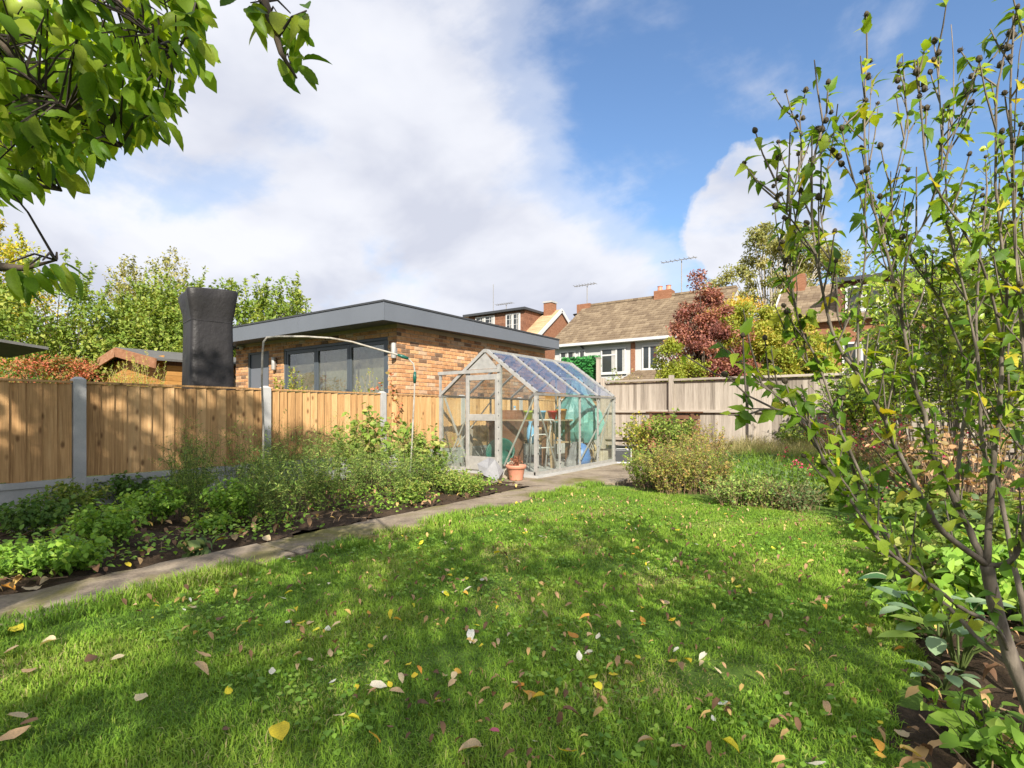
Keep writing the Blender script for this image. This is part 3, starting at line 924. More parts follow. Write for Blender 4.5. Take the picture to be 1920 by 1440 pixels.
YS = [GHY0 + (GHY1 - GHY0) * i / 4 for i in range(5)]
Z0 = 0.05
MB().box(GHX0 - go.x - 0.05, GHX1 - go.x + 0.05, -0.05, GHY1 - go.y + 0.05, -0.02, 0.048).build('base', M['concrete'], gh)
# corner posts and side bars
for x in (GHX0, GHX1):
    for i, y in enumerate(YS):
        cor = i in (0, 4)
        gb('corner_post' if cor else 'glazing_bar', (x, y, Z0), (x, y, EAV), 0.05 if cor else 0.028, 0.05 if cor else 0.028)
    gb('eaves_bar', (x, GHY0 - 0.03, EAV + 0.01), (x, GHY1 + 0.03, EAV + 0.01), 0.06, 0.035, 'alu_dull')
    gb('sill_bar', (x, GHY0, Z0 + 0.02), (x, GHY1, Z0 + 0.02), 0.045, 0.05)
    for i in range(4):
        ya, yb = YS[i] + 0.016, YS[i + 1] - 0.016
        gp('pane', [(x, ya, Z0 + 0.05), (x, yb, Z0 + 0.05), (x, yb, EAV - 0.01), (x, ya, EAV - 0.01)], 'gh_glass')
# diagonal braces
sgn = 0.03
gb('brace', (GHX1 - sgn, YS[0] + 0.03, EAV - 0.05), (GHX1 - sgn, YS[1] - 0.03, 0.12), 0.022, 0.012)
gb('brace', (GHX1 - sgn, YS[2] + 0.03, 0.12), (GHX1 - sgn, YS[4] - 0.04, EAV - 0.05), 0.022, 0.012)
gb('brace', (GHX1 - sgn, YS[3] + 0.03, 0.12), (GHX1 - sgn, YS[4] - 0.03, EAV - 0.02), 0.022, 0.012)
gb('brace', (GHX0 + sgn, YS[0] + 0.03, 0.12), (GHX0 + sgn, YS[2] - 0.03, EAV - 0.05), 0.022, 0.012)
# roof
gb('ridge_bar', (GHM, GHY0 - 0.03, RID), (GHM, GHY1 + 0.03, RID), 0.06, 0.05)
for s, xe in ((1, GHX1), (-1, GHX0)):
    for i, y in enumerate(YS):
        ed = i in (0, 4)
        gb('verge_bar' if ed else 'roof_bar', (GHM + s * 0.03, y, RID), (xe, y, EAV + 0.035), 0.05 if ed else 0.030, 0.045 if ed else 0.032, 'alu')
    for i in range(4):
        ya, yb = YS[i] + 0.018, YS[i + 1] - 0.018
        top, bot = (GHM + s * 0.04, RID - 0.012), (xe - s * 0.005, EAV + 0.04)
        mid = ((top[0] + bot[0]) / 2, (top[1] + bot[1]) / 2)
        pr = [(top, mid), (mid, bot)]
        for (a_, b_) in pr:
            q = [(a_[0], ya, a_[1]), (b_[0], ya, b_[1]), (b_[0], yb, b_[1]), (a_[0], yb, a_[1])]
            gp('roof_pane', q if s > 0 else q[::-1], 'gh_roof_glass')
gb('vent_rail', (GHM + 0.48, YS[2], RID - 0.352), (GHM + 0.48, YS[3], RID - 0.352), 0.03, 0.03)
# front and back gables
DXa, DXb, DTOP = -5.27, -4.66, 1.52
for y, back in ((GHY0, 0), (GHY1, 1)):
    gb('sill_bar', (GHX0, y, Z0 + 0.02), (GHX1, y, Z0 + 0.02), 0.05, 0.05, up=(0, 0, 1))
    slope = lambda x: EAV + (RID - EAV) * (1 - abs(x - GHM) / (GHX1 - GHM))
    if not back:
        gb('door_post', (DXa, y, Z0), (DXa, y, slope(DXa) - 0.02), 0.04, 0.05)
        gb('door_post', (DXb, y, Z0), (DXb, y, slope(DXb) - 0.02), 0.06, 0.05)
        gp('pane', [(GHX0 + 0.02, y, Z0 + 0.04), (DXa - 0.02, y, Z0 + 0.04), (DXa - 0.02, y, slope(DXa) - 0.04), (GHX0 + 0.02, y, EAV)], 'gh_glass')
        gp('pane', [(DXb + 0.03, y, Z0 + 0.04), (GHX1 - 0.02, y, Z0 + 0.04), (GHX1 - 0.02, y, EAV), (DXb + 0.03, y, slope(DXb) - 0.05)], 'gh_glass')
        gp('gable_panel', [(DXa + 0.02, y - 0.01, 1.59), (DXb - 0.03, y - 0.01, 1.59), (GHM, y - 0.01, RID - 0.03)], 'alu')
        gb('door_track', (GHX0 - 0.03, y - 0.035, 1.555), (DXb + 0.03, y - 0.035, 1.555), 0.03, 0.05)
        gb('track_support', (GHX0, y - 0.02, EAV), (GHX0, y - 0.02, 1.54), 0.03, 0.03)
        gb('brace', (GHX0 + 0.05, y + 0.03, EAV - 0.02), (DXa - 0.03, y + 0.03, 0.15), 0.03, 0.012, up=(0, 1, 0))
        gb('brace', (DXa - 0.06, y + 0.03, 0.85), (GHX0 + 0.1, y + 0.03, 0.12), 0.022, 0.012, up=(0, 1, 0))
        gb('brace', (GHX1 - 0.06, y + 0.03, EAV - 0.05), (DXb + 0.06, y + 0.03, 0.15), 0.024, 0.012, up=(0, 1, 0))
    else:
        for x in (GHX0 + 0.6, GHX1 - 0.6):
            gb('glazing_bar', (x, y, Z0), (x, y, slope(x) - 0.02), 0.03, 0.03)
        gp('pane', [(GHX1 - 0.02, y, Z0 + 0.04), (GHX0 + 0.02, y, Z0 + 0.04), (GHX0 + 0.02, y, EAV), (GHM, y, RID - 0.04), (GHX1 - 0.02, y, EAV)], 'gh_glass')
        gb('brace', (GHX1 - 0.04, y - 0.03, EAV - 0.1), (GHX1 - 0.6, y - 0.03, 0.12), 0.024, 0.012, up=(0, 1, 0))
# door
yd = GHY0 - 0.03
door = MB().box(DXa + 0.005 - go.x, DXa + 0.06 - go.x, yd - 0.02 - go.y, yd + 0.01 - go.y, 0.07, 1.50).box(DXb - 0.055 - go.x, DXb - 0.005 - go.x, yd - 0.02 - go.y, yd + 0.01 - go.y, 0.07, 1.50)
door.box(DXa + 0.0601 - go.x, DXb - 0.0551 - go.x, yd - 0.02 - go.y, yd + 0.01 - go.y, 1.42, 1.50).box(DXa + 0.0601 - go.x, DXb - 0.0551 - go.x, yd - 0.02 - go.y, yd + 0.01 - go.y, 0.81, 0.91)
dro = door.build('door', M['alu'], gh, bevel=0.004)
MB().box(DXa + 0.0605 - go.x, DXb - 0.0555 - go.x, yd - 0.015 - go.y, yd + 0.005 - go.y, 0.071, 0.275).build('kick_panel', M['alu'], dro)
for (za, zb) in ((0.276, 0.809), (0.911, 1.419)):
    MB().box(DXa + 0.061 - go.x, DXb - 0.056 - go.x, yd - 0.008 - go.y, yd - 0.004 - go.y, za, zb).build('pane', M['gh_glass'], dro)
# bolt heads on the bars
bo = MB()
for i, y in enumerate(YS):
    for j in range(6):
        z = 0.16 + j * 0.19
        bo.box(GHX1 + 0.0145 + (0.011 if i in (0, 4) else 0) - go.x, GHX1 + 0.024 + (0.011 if i in (0, 4) else 0) - go.x, y - 0.007 - go.y, y + 0.007 - go.y, z, z + 0.014)
    for j in range(1, 9):
        f_ = j / 9
        x, z = GHM + 0.03 + (GHX1 - GHM - 0.03) * f_, RID + (EAV + 0.035 - RID) * f_
        bo.box(x + 0.012 - go.x, x + 0.028 - go.x, y - 0.009 - go.y, y + 0.009 - go.y, z + 0.012, z + 0.03)
for j in range(8):
    bo.box(DXb - 0.008 - go.x, DXb + 0.008 - go.x, GHY0 - 0.034 - go.y, GHY0 - 0.0255 - go.y, 0.2 + j * 0.17, 0.215 + j * 0.17)
bo = bo.build('glazing_clips', M['trim_dark'], gh)
bo['kind'] = 'stuff'

# ------------------------------------------------------------------ things inside the greenhouse
sg = thing('potting_bench', 'two-tier wooden potting bench along the back of the greenhouse', 'bench', (-5.3, 7.9, 0.05))
for i, (yo) in enumerate((-0.44, -0.29, -0.14, 0.01, 0.16, 0.31)):
    MB().box(-0.47, 0.78, yo, yo + 0.14, 0.74, 0.765).build('shelf_board', M['pale_wood'], sg)
for i, (yo) in enumerate((-0.40, -0.2, 0.0, 0.2)):
    MB().box(-0.47, 0.78, yo, yo + 0.17, 0.36, 0.38).build('shelf_board', M['pale_wood'], sg)
for x in (-0.43, 0.66):
    for y in (-0.42, 0.36):
        MB().box(x, x + 0.07, y, y + 0.07, 0.0, 0.739).build('leg', M['brown_wood'], sg)
MB().box(-0.47, 0.78, -0.462, -0.4405, 0.64, 0.74).build('front_rail', M['brown_wood'], sg)
bb = thing('brown_board', 'dark brown board standing behind the greenhouse door', 'board', (-5.1, 7.2, 0.05))
MB().box(-0.42, 0.28, 0, 0.02, 0, 0.74).build('panel', M['brown_wood'], bb)
tb = thing('green_tub', 'dark green plastic tub tipped on its side inside greenhouse door', 'tub', (-5.0, 6.85, 0.27))
t_ = MB().lathe([(0.0, -0.20), (0.15, -0.20), (0.17, -0.19), (0.215, 0.10), (0.232, 0.105), (0.232, 0.125), (0.205, 0.125), (0.16, -0.17), (0.0, -0.175)], 28).build('body', M['green_plastic'], tb, smooth=True)
tb.rotation_euler = (math.radians(62), 0, math.radians(25))


def lathe_thing(name, label, cat, loc, prof, mat, cap=None, capmat=None, group=None):
    o = thing(name, label, cat, loc, 0, group)
    MB().lathe(prof, 16).build('body', M[mat], o, smooth=True)
    if cap:
        MB().lathe(cap, 14).build('cap', M[capmat], o, smooth=True)
    return o


bz = 0.05 + 0.767
pot = [(0, 0), (0.055, 0), (0.075, 0.12), (0.083, 0.12), (0.083, 0.15), (0.07, 0.15), (0.06, 0.03), (0, 0.03)]
bot = [(0, 0), (0.045, 0), (0.05, 0.02), (0.05, 0.15), (0.018, 0.19), (0.018, 0.21), (0, 0.21)]
lathe_thing('spray_bottle', 'white bottle with red cap on the potting bench', 'bottle', (-4.86, 7.62, bz), bot, 'white', [(0, 0.20), (0.024, 0.20), (0.024, 0.25), (0, 0.26)], 'red')
lathe_thing('pot', 'lime green pot at the bench edge nearest the door', 'pot', (-4.95, 7.55, bz), pot, 'lime')
lathe_thing('pot', 'light blue pot on the potting bench', 'pot', (-4.76, 7.66, bz), pot, 'light_blue')
lathe_thing('pot', 'red pot on the potting bench', 'pot', (-4.66, 7.85, bz), pot, 'red')
lathe_thing('pot', 'amber plastic pot at the far end of bench', 'pot', (-4.58, 8.02, bz), [(r * 1.25, z * 1.2) for r, z in pot], 'amber')
lathe_thing('bottle', 'pale bottle standing at the left of the bench', 'bottle', (-5.28, 7.62, bz), bot, 'white', [(0, 0.20), (0.02, 0.20), (0.02, 0.23), (0, 0.235)], 'light_blue')
tr_ = thing('seed_tray', 'reddish brown seed tray on the bench behind the door', 'tray', (-5.42, 7.66, bz))
MB().box(-0.22, 0.22, -0.14, 0.14, 0, 0.012).box(-0.22, -0.21, -0.14, 0.14, 0.013, 0.16).box(0.21, 0.22, -0.14, 0.14, 0.013, 0.16).box(-0.209, 0.209, -0.14, -0.13, 0.013, 0.16).box(-0.209, 0.209, 0.13, 0.14, 0.013, 0.16).build('body', M['barge'], tr_)
bg = thing('blue_bag', 'light blue plastic sack hanging below the bench', 'bag', (-4.78, 7.36, 0.42))
MB().lathe([(0.0, 0.0), (0.05, 0.01), (0.07, 0.12), (0.06, 0.25), (0.03, 0.33), (0.045, 0.37)], 12).build('body', M['light_blue'], bg, smooth=True)
bs = thing('blue_sack', 'dark blue sack slumped on greenhouse floor by far panes', 'sack', (-4.32, 8.25, 0.05))
MB().lathe([(0.0, 0.0), (0.15, 0.0), (0.18, 0.1), (0.14, 0.26), (0.07, 0.34), (0.0, 0.36)], 14).build('body', M['blue'], bs, smooth=True)
rs = random.Random(4)
wsk = thing('white_sack', 'crumpled white sack beside the dark blue sack', 'sack', (-4.26, 7.78, 0.05))
b = MB()
for j in range(9):
    z = j * 0.05
    for k in range(22):
        an = 6.283 * k / 22
        rr = (0.12 - 0.007 * j) * (1 + 0.22 * math.sin(3 * an + j) * math.sin(2 * an - j * 0.7) + rs.uniform(-0.06, 0.06))
        b.v.append((rr * math.cos(an) + 0.012 * j, rr * 0.7 * math.sin(an), z + rs.uniform(-0.008, 0.008)))
for j in range(8):
    for k in range(22):
        b.f.append((j * 22 + k, j * 22 + (k + 1) % 22, (j + 1) * 22 + (k + 1) % 22, (j + 1) * 22 + k))
b.f.append(tuple(8 * 22 + k for k in range(22)))
b.build('body', M['sheet'], wsk)
# teal plastic sheet draped over a frame
ts = thing('teal_sheet', 'large teal plastic sheet bundled and hung inside greenhouse far end', 'plastic sheet', (-4.55, 8.55, 0.05))
rt = random.Random(12)
b = MB()
prf = [(0.05, 1.52), (0.10, 1.45), (0.17, 1.25), (0.30, 1.05), (0.42, 0.9), (0.47, 0.72), (0.43, 0.55), (0.33, 0.42), (0.22, 0.36)]
nk = 30
for j, (r, z) in enumerate(prf):
    for k in range(nk):
        an = 2 * math.pi * k / nk
        rr = r * (1 + 0.16 * math.sin(7 * an + j * 0.5) + rt.uniform(-0.07, 0.07))
        b.v.append((rr * math.cos(an), rr * 0.55 * math.sin(an), z + rt.uniform(-0.025, 0.025)))
for i in range(len(prf) - 1):
    for k in range(nk):
        b.f.append((i * nk + k, i * nk + (k + 1) % nk, (i + 1) * nk + (k + 1) % nk, (i + 1) * nk + k))
b.build('sheet', M['teal'], ts)
# white folding chair frame
fc = thing('folding_chair', 'folded white tubular garden chair leaning inside the greenhouse side', 'chair', (-4.3, 7.05, 0.05), math.radians(70))
for (x0, lean) in ((0.0, 0.0), (0.10, 0.16)):
    MB().tube([(-0.19, x0 + lean, 0.0), (-0.19, x0, 0.72), (-0.15, x0, 0.77), (0.15, x0, 0.77), (0.19, x0, 0.72), (0.19, x0 + lean, 0.0)], 0.011, 8).build('frame_tube', M['white'], fc, smooth=True)
MB().tube([(-0.19, 0.02, 0.34), (0.19, 0.02, 0.34)], 0.009, 6).build('crossbar', M['white'], fc, smooth=True)
MB().tube([(-0.16, 0.2, 0.0), (-0.16, 0.16, 0.5), (-0.12, 0.16, 0.54), (0.12, 0.16, 0.54), (0.16, 0.16, 0.5), (0.16, 0.2, 0.0)], 0.009, 8).build('frame_tube', M['white'], fc, smooth=True)
pb = thing('pale_board', 'pale timber board leaning behind the folded chair', 'board', (-4.35, 7.35, 0.05), math.radians(75))
MB().bar((0, 0.0, 0.0), (0.05, 0.12, 0.80), 0.09, 0.02).build('board', M['pale_wood'], pb)
cn = thing('bamboo_canes', 'bundle of bamboo canes leaning in greenhouse back corner', 'canes', (-4.35, 8.7, 0.05))
rc = random.Random(2)
for i in range(16):
    MB().tube([(rc.uniform(-0.05, 0.22), rc.uniform(-0.25, 0.05), 0), (rc.uniform(-0.55, -0.1), rc.uniform(-0.1, 0.15), rc.uniform(0.95, 1.3))], 0.006, 5).build('cane', M['bamboo'], cn)
sl = thing('stone_block', 'pale stone block on the floor at greenhouse back corner', 'stone', (-4.16, 8.72, 0.05))
MB().box(-0.08, 0.08, -0.14, 0.14, 0, 0.2).build('block', M['stone'], sl, bevel=0.02)
pl = thing('broken_panel', 'grey weathered plank leaning inside greenhouse left front pane', 'plank', (-5.5, 6.62, 0.05))
MB().bar((0.0, 0, 0.0), (-0.02, 0.08, 0.62), 0.14, 0.02).build('board', M['old_wood'], pl)
spd = thing('garden_fork', 'long-handled garden fork leaning in the greenhouse left corner', 'garden fork', (-5.62, 6.75, 0.05))
MB().tube([(0, 0, 0.28), (-0.08, 0.1, 1.05)], 0.014, 8).build('handle', M['pale_wood'], spd)
MB().box(-0.09, 0.09, -0.008, 0.008, 0.26, 0.285).box(-0.09, -0.08, -0.006, 0.006, 0, 0.26).box(-0.03, -0.02, -0.006, 0.006, 0, 0.26).box(0.02, 0.03, -0.006, 0.006, 0, 0.26).box(0.08, 0.09, -0.006, 0.006, 0, 0.26).build('head', M['alu_dull'], spd)

# ------------------------------------------------------------------ things outside the greenhouse
pt = thing('terracotta_pot', 'ribbed terracotta-coloured pot of dead brown stems by the greenhouse', 'plant pot', (-4.12, 5.98, 0.016))
b = MB()
nk = 40
prf = [(0.0, 0.0), (0.088, 0.0), (0.092, 0.01), (0.118, 0.15), (0.122, 0.155), (0.139, 0.16), (0.142, 0.2), (0.139, 0.205), (0.124, 0.205), (0.118, 0.17), (0.0, 0.165)]
b.lathe(prf, nk)
b.v = [(x * (1 + (0.012 if (i % nk) % 2 else -0.012) * (1 if 0.02 < z < 0.155 else 0)), y * (1 + (0.012 if (i % nk) % 2 else -0.012) * (1 if 0.02 < z < 0.155 else 0)), z) for i, (x, y, z) in enumerate(b.v)]
b.build('pot', M['terracotta'], pt, smooth=True)
MB().lathe([(0.0, 0.172), (0.115, 0.172), (0.116, 0.166)], 20).build('soil', M['soil'], pt)
rd = random.Random(6)
dm = MB()
for i in range(34):
    an, rr = rd.uniform(0, 6.28), rd.uniform(0, 0.07)
    x, y = rr * math.cos(an), rr * math.sin(an)
    h = rd.uniform(0.06, 0.2)
    dx, dy = x * rd.uniform(0.3, 1.2), y * rd.uniform(0.3, 1.2)
    dm.tube([(x, y, 0.165), (x + dx * 0.6, y + dy * 0.6, 0.165 + h * 0.7), (x + dx * 1.5, y + dy * 1.5, 0.165 + h * rd.uniform(0.75, 1.0))], [0.004, 0.003, 0.002], 4)
    for q in range(3):
        cx, cy, cz = x + dx + rd.uniform(-.02, .02), y + dy + rd.uniform(-.02, .02), 0.165 + h * rd.uniform(0.4, 1)
        dm.poly([(cx, cy, cz), (cx + rd.uniform(-.03, .03), cy + rd.uniform(-.03, .03), cz + 0.01), (cx + rd.uniform(-.02, .02), cy + rd.uniform(-.02, .02), cz - 0.035)], [(0, 1, 2)])
M['dead'] = plain('dead_leaf', (0.22, 0.085, 0.045), 0.9, var=0.4)
dm.build('dead_stems', M['dead'], pt)

cs = thing('crumpled_sheet', 'stiff grey-white sheet folded into facets before the greenhouse door', 'sheet', (-4.38, 5.78, 0.016), math.radians(38))
v = [(-0.20, 0.02, 0.22), (-0.04, 0.10, 0.30), (0.04, -0.02, 0.285), (0.16, 0.02, 0.12), (0.10, -0.08, 0.05), (0.07, -0.10, 0.0), (-0.10, -0.07, 0.07), (-0.17, -0.01, 0.12), (-0.06, -0.055, 0.16), (0.05, 0.12, 0.0), (-0.12, 0.10, 0.03), (0.14, 0.08, 0.02)]
f = [(0, 8, 1), (1, 8, 2), (2, 8, 4), (2, 4, 3), (8, 5, 4), (8, 6, 5), (7, 6, 8), (0, 7, 8), (0, 1, 10), (0, 10, 7), (1, 9, 10), (1, 2, 9), (2, 3, 11), (2, 11, 9), (3, 4, 11), (4, 5, 11), (6, 7, 10)]
o = MB().poly(v, f).build('sheet', M['sheet'], cs)
rag = thing('rag', 'brown and white rags in a heap behind the crumpled sheet', 'rag', (-4.28, 6.1, 0.016))
b = MB().lathe([(0.0, 0.0), (0.11, 0.0), (0.12, 0.05), (0.09, 0.13), (0.05, 0.2), (0.0, 0.22)], 11)
b.v = [(x + rd.uniform(-.025, .025), y + rd.uniform(-.025, .025), max(0, z + rd.uniform(-.025, .025))) for x, y, z in b.v]
b.build('heap', M['stone'], rag)
cr = thing('pet_crate', 'small black-fronted crate with white rim near the greenhouse far corner', 'crate', tuple(at(1167, 868, Z=0.014)), math.radians(25))
MB().box(-0.14, 0.14, -0.12, -0.10, 0.03, 0.24).build('front', M['trim_dark'], cr)
MB().box(-0.16, 0.16, -0.125, 0.12, 0, 0.029).box(-0.16, -0.141, -0.125, 0.12, 0.0295, 0.26).box(0.141, 0.16, -0.125, 0.12, 0.0295, 0.26).box(-0.14, 0.14, 0.10, 0.12, 0.03, 0.26).build('shell', M['white'], cr, bevel=0.008)
MB().tube([(-0.12, 0, 0.255), (-0.1, 0, 0.31), (0.1, 0, 0.31), (0.12, 0, 0.255)], 0.01, 6).build('handle', M['trim_dark'], cr)
cp = thing('compost_bin', 'brown timber compost bin against the weathered back fence', 'compost bin', tuple(at(1260, 840, Y=12.75).xy) + (0.0,))
cp.location.z = 0
for i in range(7):
    MB().box(-0.55, 0.55, -0.03, 0.0, 0.03 + i * 0.125, 0.13 + i * 0.125).build('slat', M['brown_wood'], cp)
    MB().box(0.52, 0.55, 0.001, 0.4, 0.03 + i * 0.125, 0.13 + i * 0.125).build('slat', M['brown_wood'], cp)
for x in (-0.5, 0.5):
    MB().box(x - 0.035, x + 0.035, -0.075, -0.031, 0, 0.93).build('post', M['brown_wood'], cp)
MB().box(-0.62, 0.62, -0.1, 0.42, 0.931, 0.96).build('lid', M['brown_wood'], cp)
rb = thing('rusty_brazier', 'rusty red-brown metal brazier half hidden in the shrubs', 'brazier', tuple(at(1222, 835, Y=11.6).xy) + (0.0,))
rb.location.z = 0
MB().lathe([(0.0, 0.12), (0.24, 0.12), (0.26, 0.16), (0.26, 0.56), (0.28, 0.58), (0.28, 0.60), (0.25, 0.60), (0.24, 0.2), (0, 0.2)], 20).build('drum', M['barge'], rb, smooth=True)
MB().lathe([(0.29, 0.605), (0.27, 0.66), (0.15, 0.72), (0.03, 0.74), (0.03, 0.78), (0.0, 0.78)], 20).build('lid', M['barge'], rb, smooth=True)
for k in range(3):
    an = k * 2.094
    MB().tube([(0.2 * math.cos(an), 0.2 * math.sin(an), 0.15), (0.27 * math.cos(an), 0.27 * math.sin(an), 0.0)], 0.015, 6).build('leg', M['barge'], rb)

# tall post and ivy screen at the corner
tp = thing('timber_post', 'slim tall pale timber post beside the green ivy screen', 'post', (-6.48, 13.42, 0))
MB().box(-0.05, 0.05, -0.05, 0.05, -0.05, 2.42).build('shaft', M['old_wood'], tp)
MB().box(-0.06, 0.06, -0.06, 0.06, 2.421, 2.45).build('cap', M['old_wood'], tp)
fk = thing('cane_bundle', 'few thin pale canes sticking up beside the ivy screen', 'canes', (-7.7, 13.3, 0))
for i in range(4):
    MB().tube([(i * 0.12, 0, 0), (i * 0.12 - rc.uniform(0.1, 0.3), 0.05, 2.3 + rc.uniform(0, 0.3))], 0.012, 5).build('cane', M['bamboo'], fk)

# ------------------------------------------------------------------ houses behind
def slope_roof(root, x0, x1, ye, ze, yr, zr, mat, n, name='tile_course', th=0.035):
    """front slope from the eaves (ye,ze) to the ridge (yr,zr), one stepped course after another"""
    for i in range(n):
        f0, f1 = i / n, (i + 1.12) / n
        ya, za = ye + (yr - ye) * f0, ze + (zr - ze) * f0
        yb, zb = ye + (yr - ye) * min(f1, 1.0), ze + (zr - ze) * min(f1, 1.0)
        MB().poly([(x0, ya, za + th), (x1, ya, za + th), (x1, yb, zb + 0.006), (x0, yb, zb + 0.006), (x0, ya, za), (x1, ya, za), (x1, yb, zb - 0.02), (x0, yb, zb - 0.02)],
                  [(0, 1, 2, 3), (7, 6, 5, 4), (0, 4, 5, 1), (1, 5, 6, 2), (3, 2, 6, 7), (3, 7, 4, 0)]).build(name, M[mat], root)


def gable_body(root, x0, x1, y0, y1, ze, zr, mat, name='wall'):
    ym = (y0 + y1) / 2
    v = [(x0, y0, -0.1), (x1, y0, -0.1), (x1, y1, -0.1), (x0, y1, -0.1), (x0, y0, ze), (x1, y0, ze), (x1, y1, ze), (x0, y1, ze), (x0, ym, zr), (x1, ym, zr)]
    MB().poly(v, [(0, 1, 5, 4), (2, 3, 7, 6), (1, 2, 6, 9, 5), (3, 0, 4, 8, 7), (4, 5, 9, 8), (6, 7, 8, 9)]).build(name, M[mat], root)


def window(root, x0, x1, z0, z1, y, bars=(0.62,), top=0.3, grid=False):
    fw = MB().box(x0, x1, y - 0.05, y - 0.001, z1 - 0.08, z1).box(x0, x1, y - 0.05, y - 0.001, z0, z0 + 0.08)
    fw.box(x0, x0 + 0.08, y - 0.05, y - 0.001, z0 + 0.081, z1 - 0.081).box(x1 - 0.08, x1, y - 0.05, y - 0.001, z0 + 0.081, z1 - 0.081)
    fo = fw.build('window', M['white'], root)
    xs = [x0 + 0.08] + [x0 + (x1 - x0) * b_ for b_ in bars] + [x1 - 0.08]
    for b_ in xs[1:-1]:
        MB().box(b_ - 0.045, b_ + 0.045, y - 0.045, y - 0.002, z0 + 0.081, z1 - 0.081).build('mullion', M['white'], fo)
    for i, (a_, b2) in enumerate(zip(xs[:-1], xs[1:])):
        a2 = a_ + (0.046 if i else 0.001)
        b3 = b2 - (0.046 if i < len(xs) - 2 else 0.001)
        MB().box(a2, b3, y - 0.018, y - 0.012, z0 + 0.081, z1 - 0.081).build('pane', M['house_pane'], fo)
        if b3 - a2 > 0.35:
            cw = (b3 - a2) * 0.3
            MB().box(b3 - cw, b3 - 0.002, y - 0.0205, y - 0.0185, z0 + 0.083, z1 - 0.083).build('curtain', M['curtain'], fo)
        if i == 0 and top:
            zt = z1 - (z1 - z0) * top
            MB().box(a2, b3, y - 0.045, y - 0.019, zt - 0.04, zt + 0.04).build('transom', M['white'], fo)
        if grid:
            for k in range(1, 4):
                zz = z0 + (z1 - z0) * k / 4
                MB().box(a2, b3, y - 0.035, y - 0.019, zz - 0.012, zz + 0.012).build('glazing_bar', M['white'], fo)
            mm = (a2 + b3) / 2
            MB().box(mm - 0.012, mm + 0.012, y - 0.034, y - 0.0191, z0 + 0.081, z1 - 0.081).build('glazing_bar', M['white'], fo)
    MB().box(x0 - 0.06, x1 + 0.06, y - 0.11, y - 0.0505, z0 - 0.06, z0 - 0.001).build('sill', M['white'], fo)
    return fo


def aerial(root, p, h, s=1.0):
    b = MB().tube([p, (p[0], p[1], p[2] + h)], 0.03, 5)
    z = p[2] + h
    b.bar((p[0] - 0.9 * s, p[1], z), (p[0] + 0.7 * s, p[1] - 0.2, z - 0.05), 0.035, 0.035)
    for k in range(8):
        x = p[0] - 0.85 * s + k * 0.2 * s
        b.bar((x, p[1] - 0.28, z + 0.02), (x, p[1] + 0.28, z + 0.02), 0.02, 0.02)
    b.build('aerial', M['alu_dull'], root)


def panemat():
    m, nt, b = mk('house_window_pane', 0.06, 0.6)
    b.inputs['Base Color'].default_value = (0.035, 0.04, 0.042, 1)
    return m


M['house_pane'] = panemat()

# middle house: tiled roof above white upper storey
H1Y = 26.0
h1 = thing('white_house', 'semi-detached house with white upper storey and long brown tiled roof', 'house', (-15.4, H1Y, 0))
HL, HR = 0.0, 8.9
gable_body(h1, HL + 0.15, HR, 0, 8.4, 4.72, 7.5, 'render_white')
slope_roof(h1, HL - 0.15, HR + 0.1, -0.35, 4.66, 4.2, 7.62, 'tile', 18, th=0.07)
MB().box(HL - 0.1, HR, 4.05, 4.35, 7.60, 7.72).build('ridge_tiles', M['tile'], h1)
MB().box(HL - 0.15, HR, -0.45, -0.36, 4.56, 4.70).build('gutter', M['white'], h1)
MB().box(HL + 0.1, HR, -0.35, -0.012, 4.56, 4.62).build('soffit', M['white'], h1)
# brick pier, lower brick storey
X_ = lambda px: at(px, 700, Y=H1Y).x + 15.4
MB().box(X_(1183), X_(1191), -0.04, -0.003, 2.3, 4.55).build('brick_pier', M['far_brick'], h1)
MB().box(HL + 0.14, HR + 0.02, -0.03, -0.004, -0.1, 2.28).build('brick_storey', M['far_brick'], h1)
window(h1, X_(1050), X_(1080), 3.1, 4.35, -0.003, (0.5,), 0.3)
window(h1, X_(1086), X_(1098), 3.3, 4.35, -0.003, (), 0)
window(h1, X_(1127), X_(1174), 3.0, 4.35, -0.003, (0.62,), 0.28)
window(h1, X_(1204), X_(1240), 3.1, 4.35, -0.003, (0.4,), 0)
for px in (1290,):
    window(h1, X_(px), X_(px + 30), 3.1, 4.35, -0.003, (0.4,), 0)
# drain pipe with hopper
xp = X_(1093)
MB().tube([(xp, -0.12, 0), (xp, -0.12, 4.3)], 0.05, 6).build('drainpipe', M['trim_dark'], h1)
MB().bar((xp - 0.25, -0.12, 4.75), (xp + 0.1, -0.12, 4.4), 0.08, 0.08).build('drain_branch', M['trim_dark'], h1)
# low hipped roof of the ground-floor bay
xa, xb = X_(1165), X_(1310)
for i in range(9):
    f0, f1 = i / 9, (i + 1.1) / 9
    MB().poly([(xa + 0.9 * f0, -1.9 + 1.85 * f0, 2.15 + 0.95 * f0 + 0.04), (xb, -1.9 + 1.85 * f0, 2.15 + 0.95 * f0 + 0.04), (xb, -1.9 + 1.85 * f1, 2.15 + 0.95 * f1), (xa + 0.9 * f1, -1.9 + 1.85 * f1, 2.15 + 0.95 * f1),
               (xa + 0.9 * f0, -1.9 + 1.85 * f0, 2.15 + 0.95 * f0), (xb, -1.9 + 1.85 * f0, 2.15 + 0.95 * f0)],
              [(0, 1, 2, 3), (0, 4, 5, 1)]).build('bay_tile_course', M['tile'], h1)
MB().box(xa, xb, -2.0, -1.91, 2.08, 2.18).build('bay_gutter', M['white'], h1)
MB().box(xa + 0.1, xb, -1.85, -0.05, 0, 2.12).build('bay_wall', M['far_brick'], h1)
for px in (1093, 1252):
    xx = X_(px) * 1.0
    rz_ = 7.55
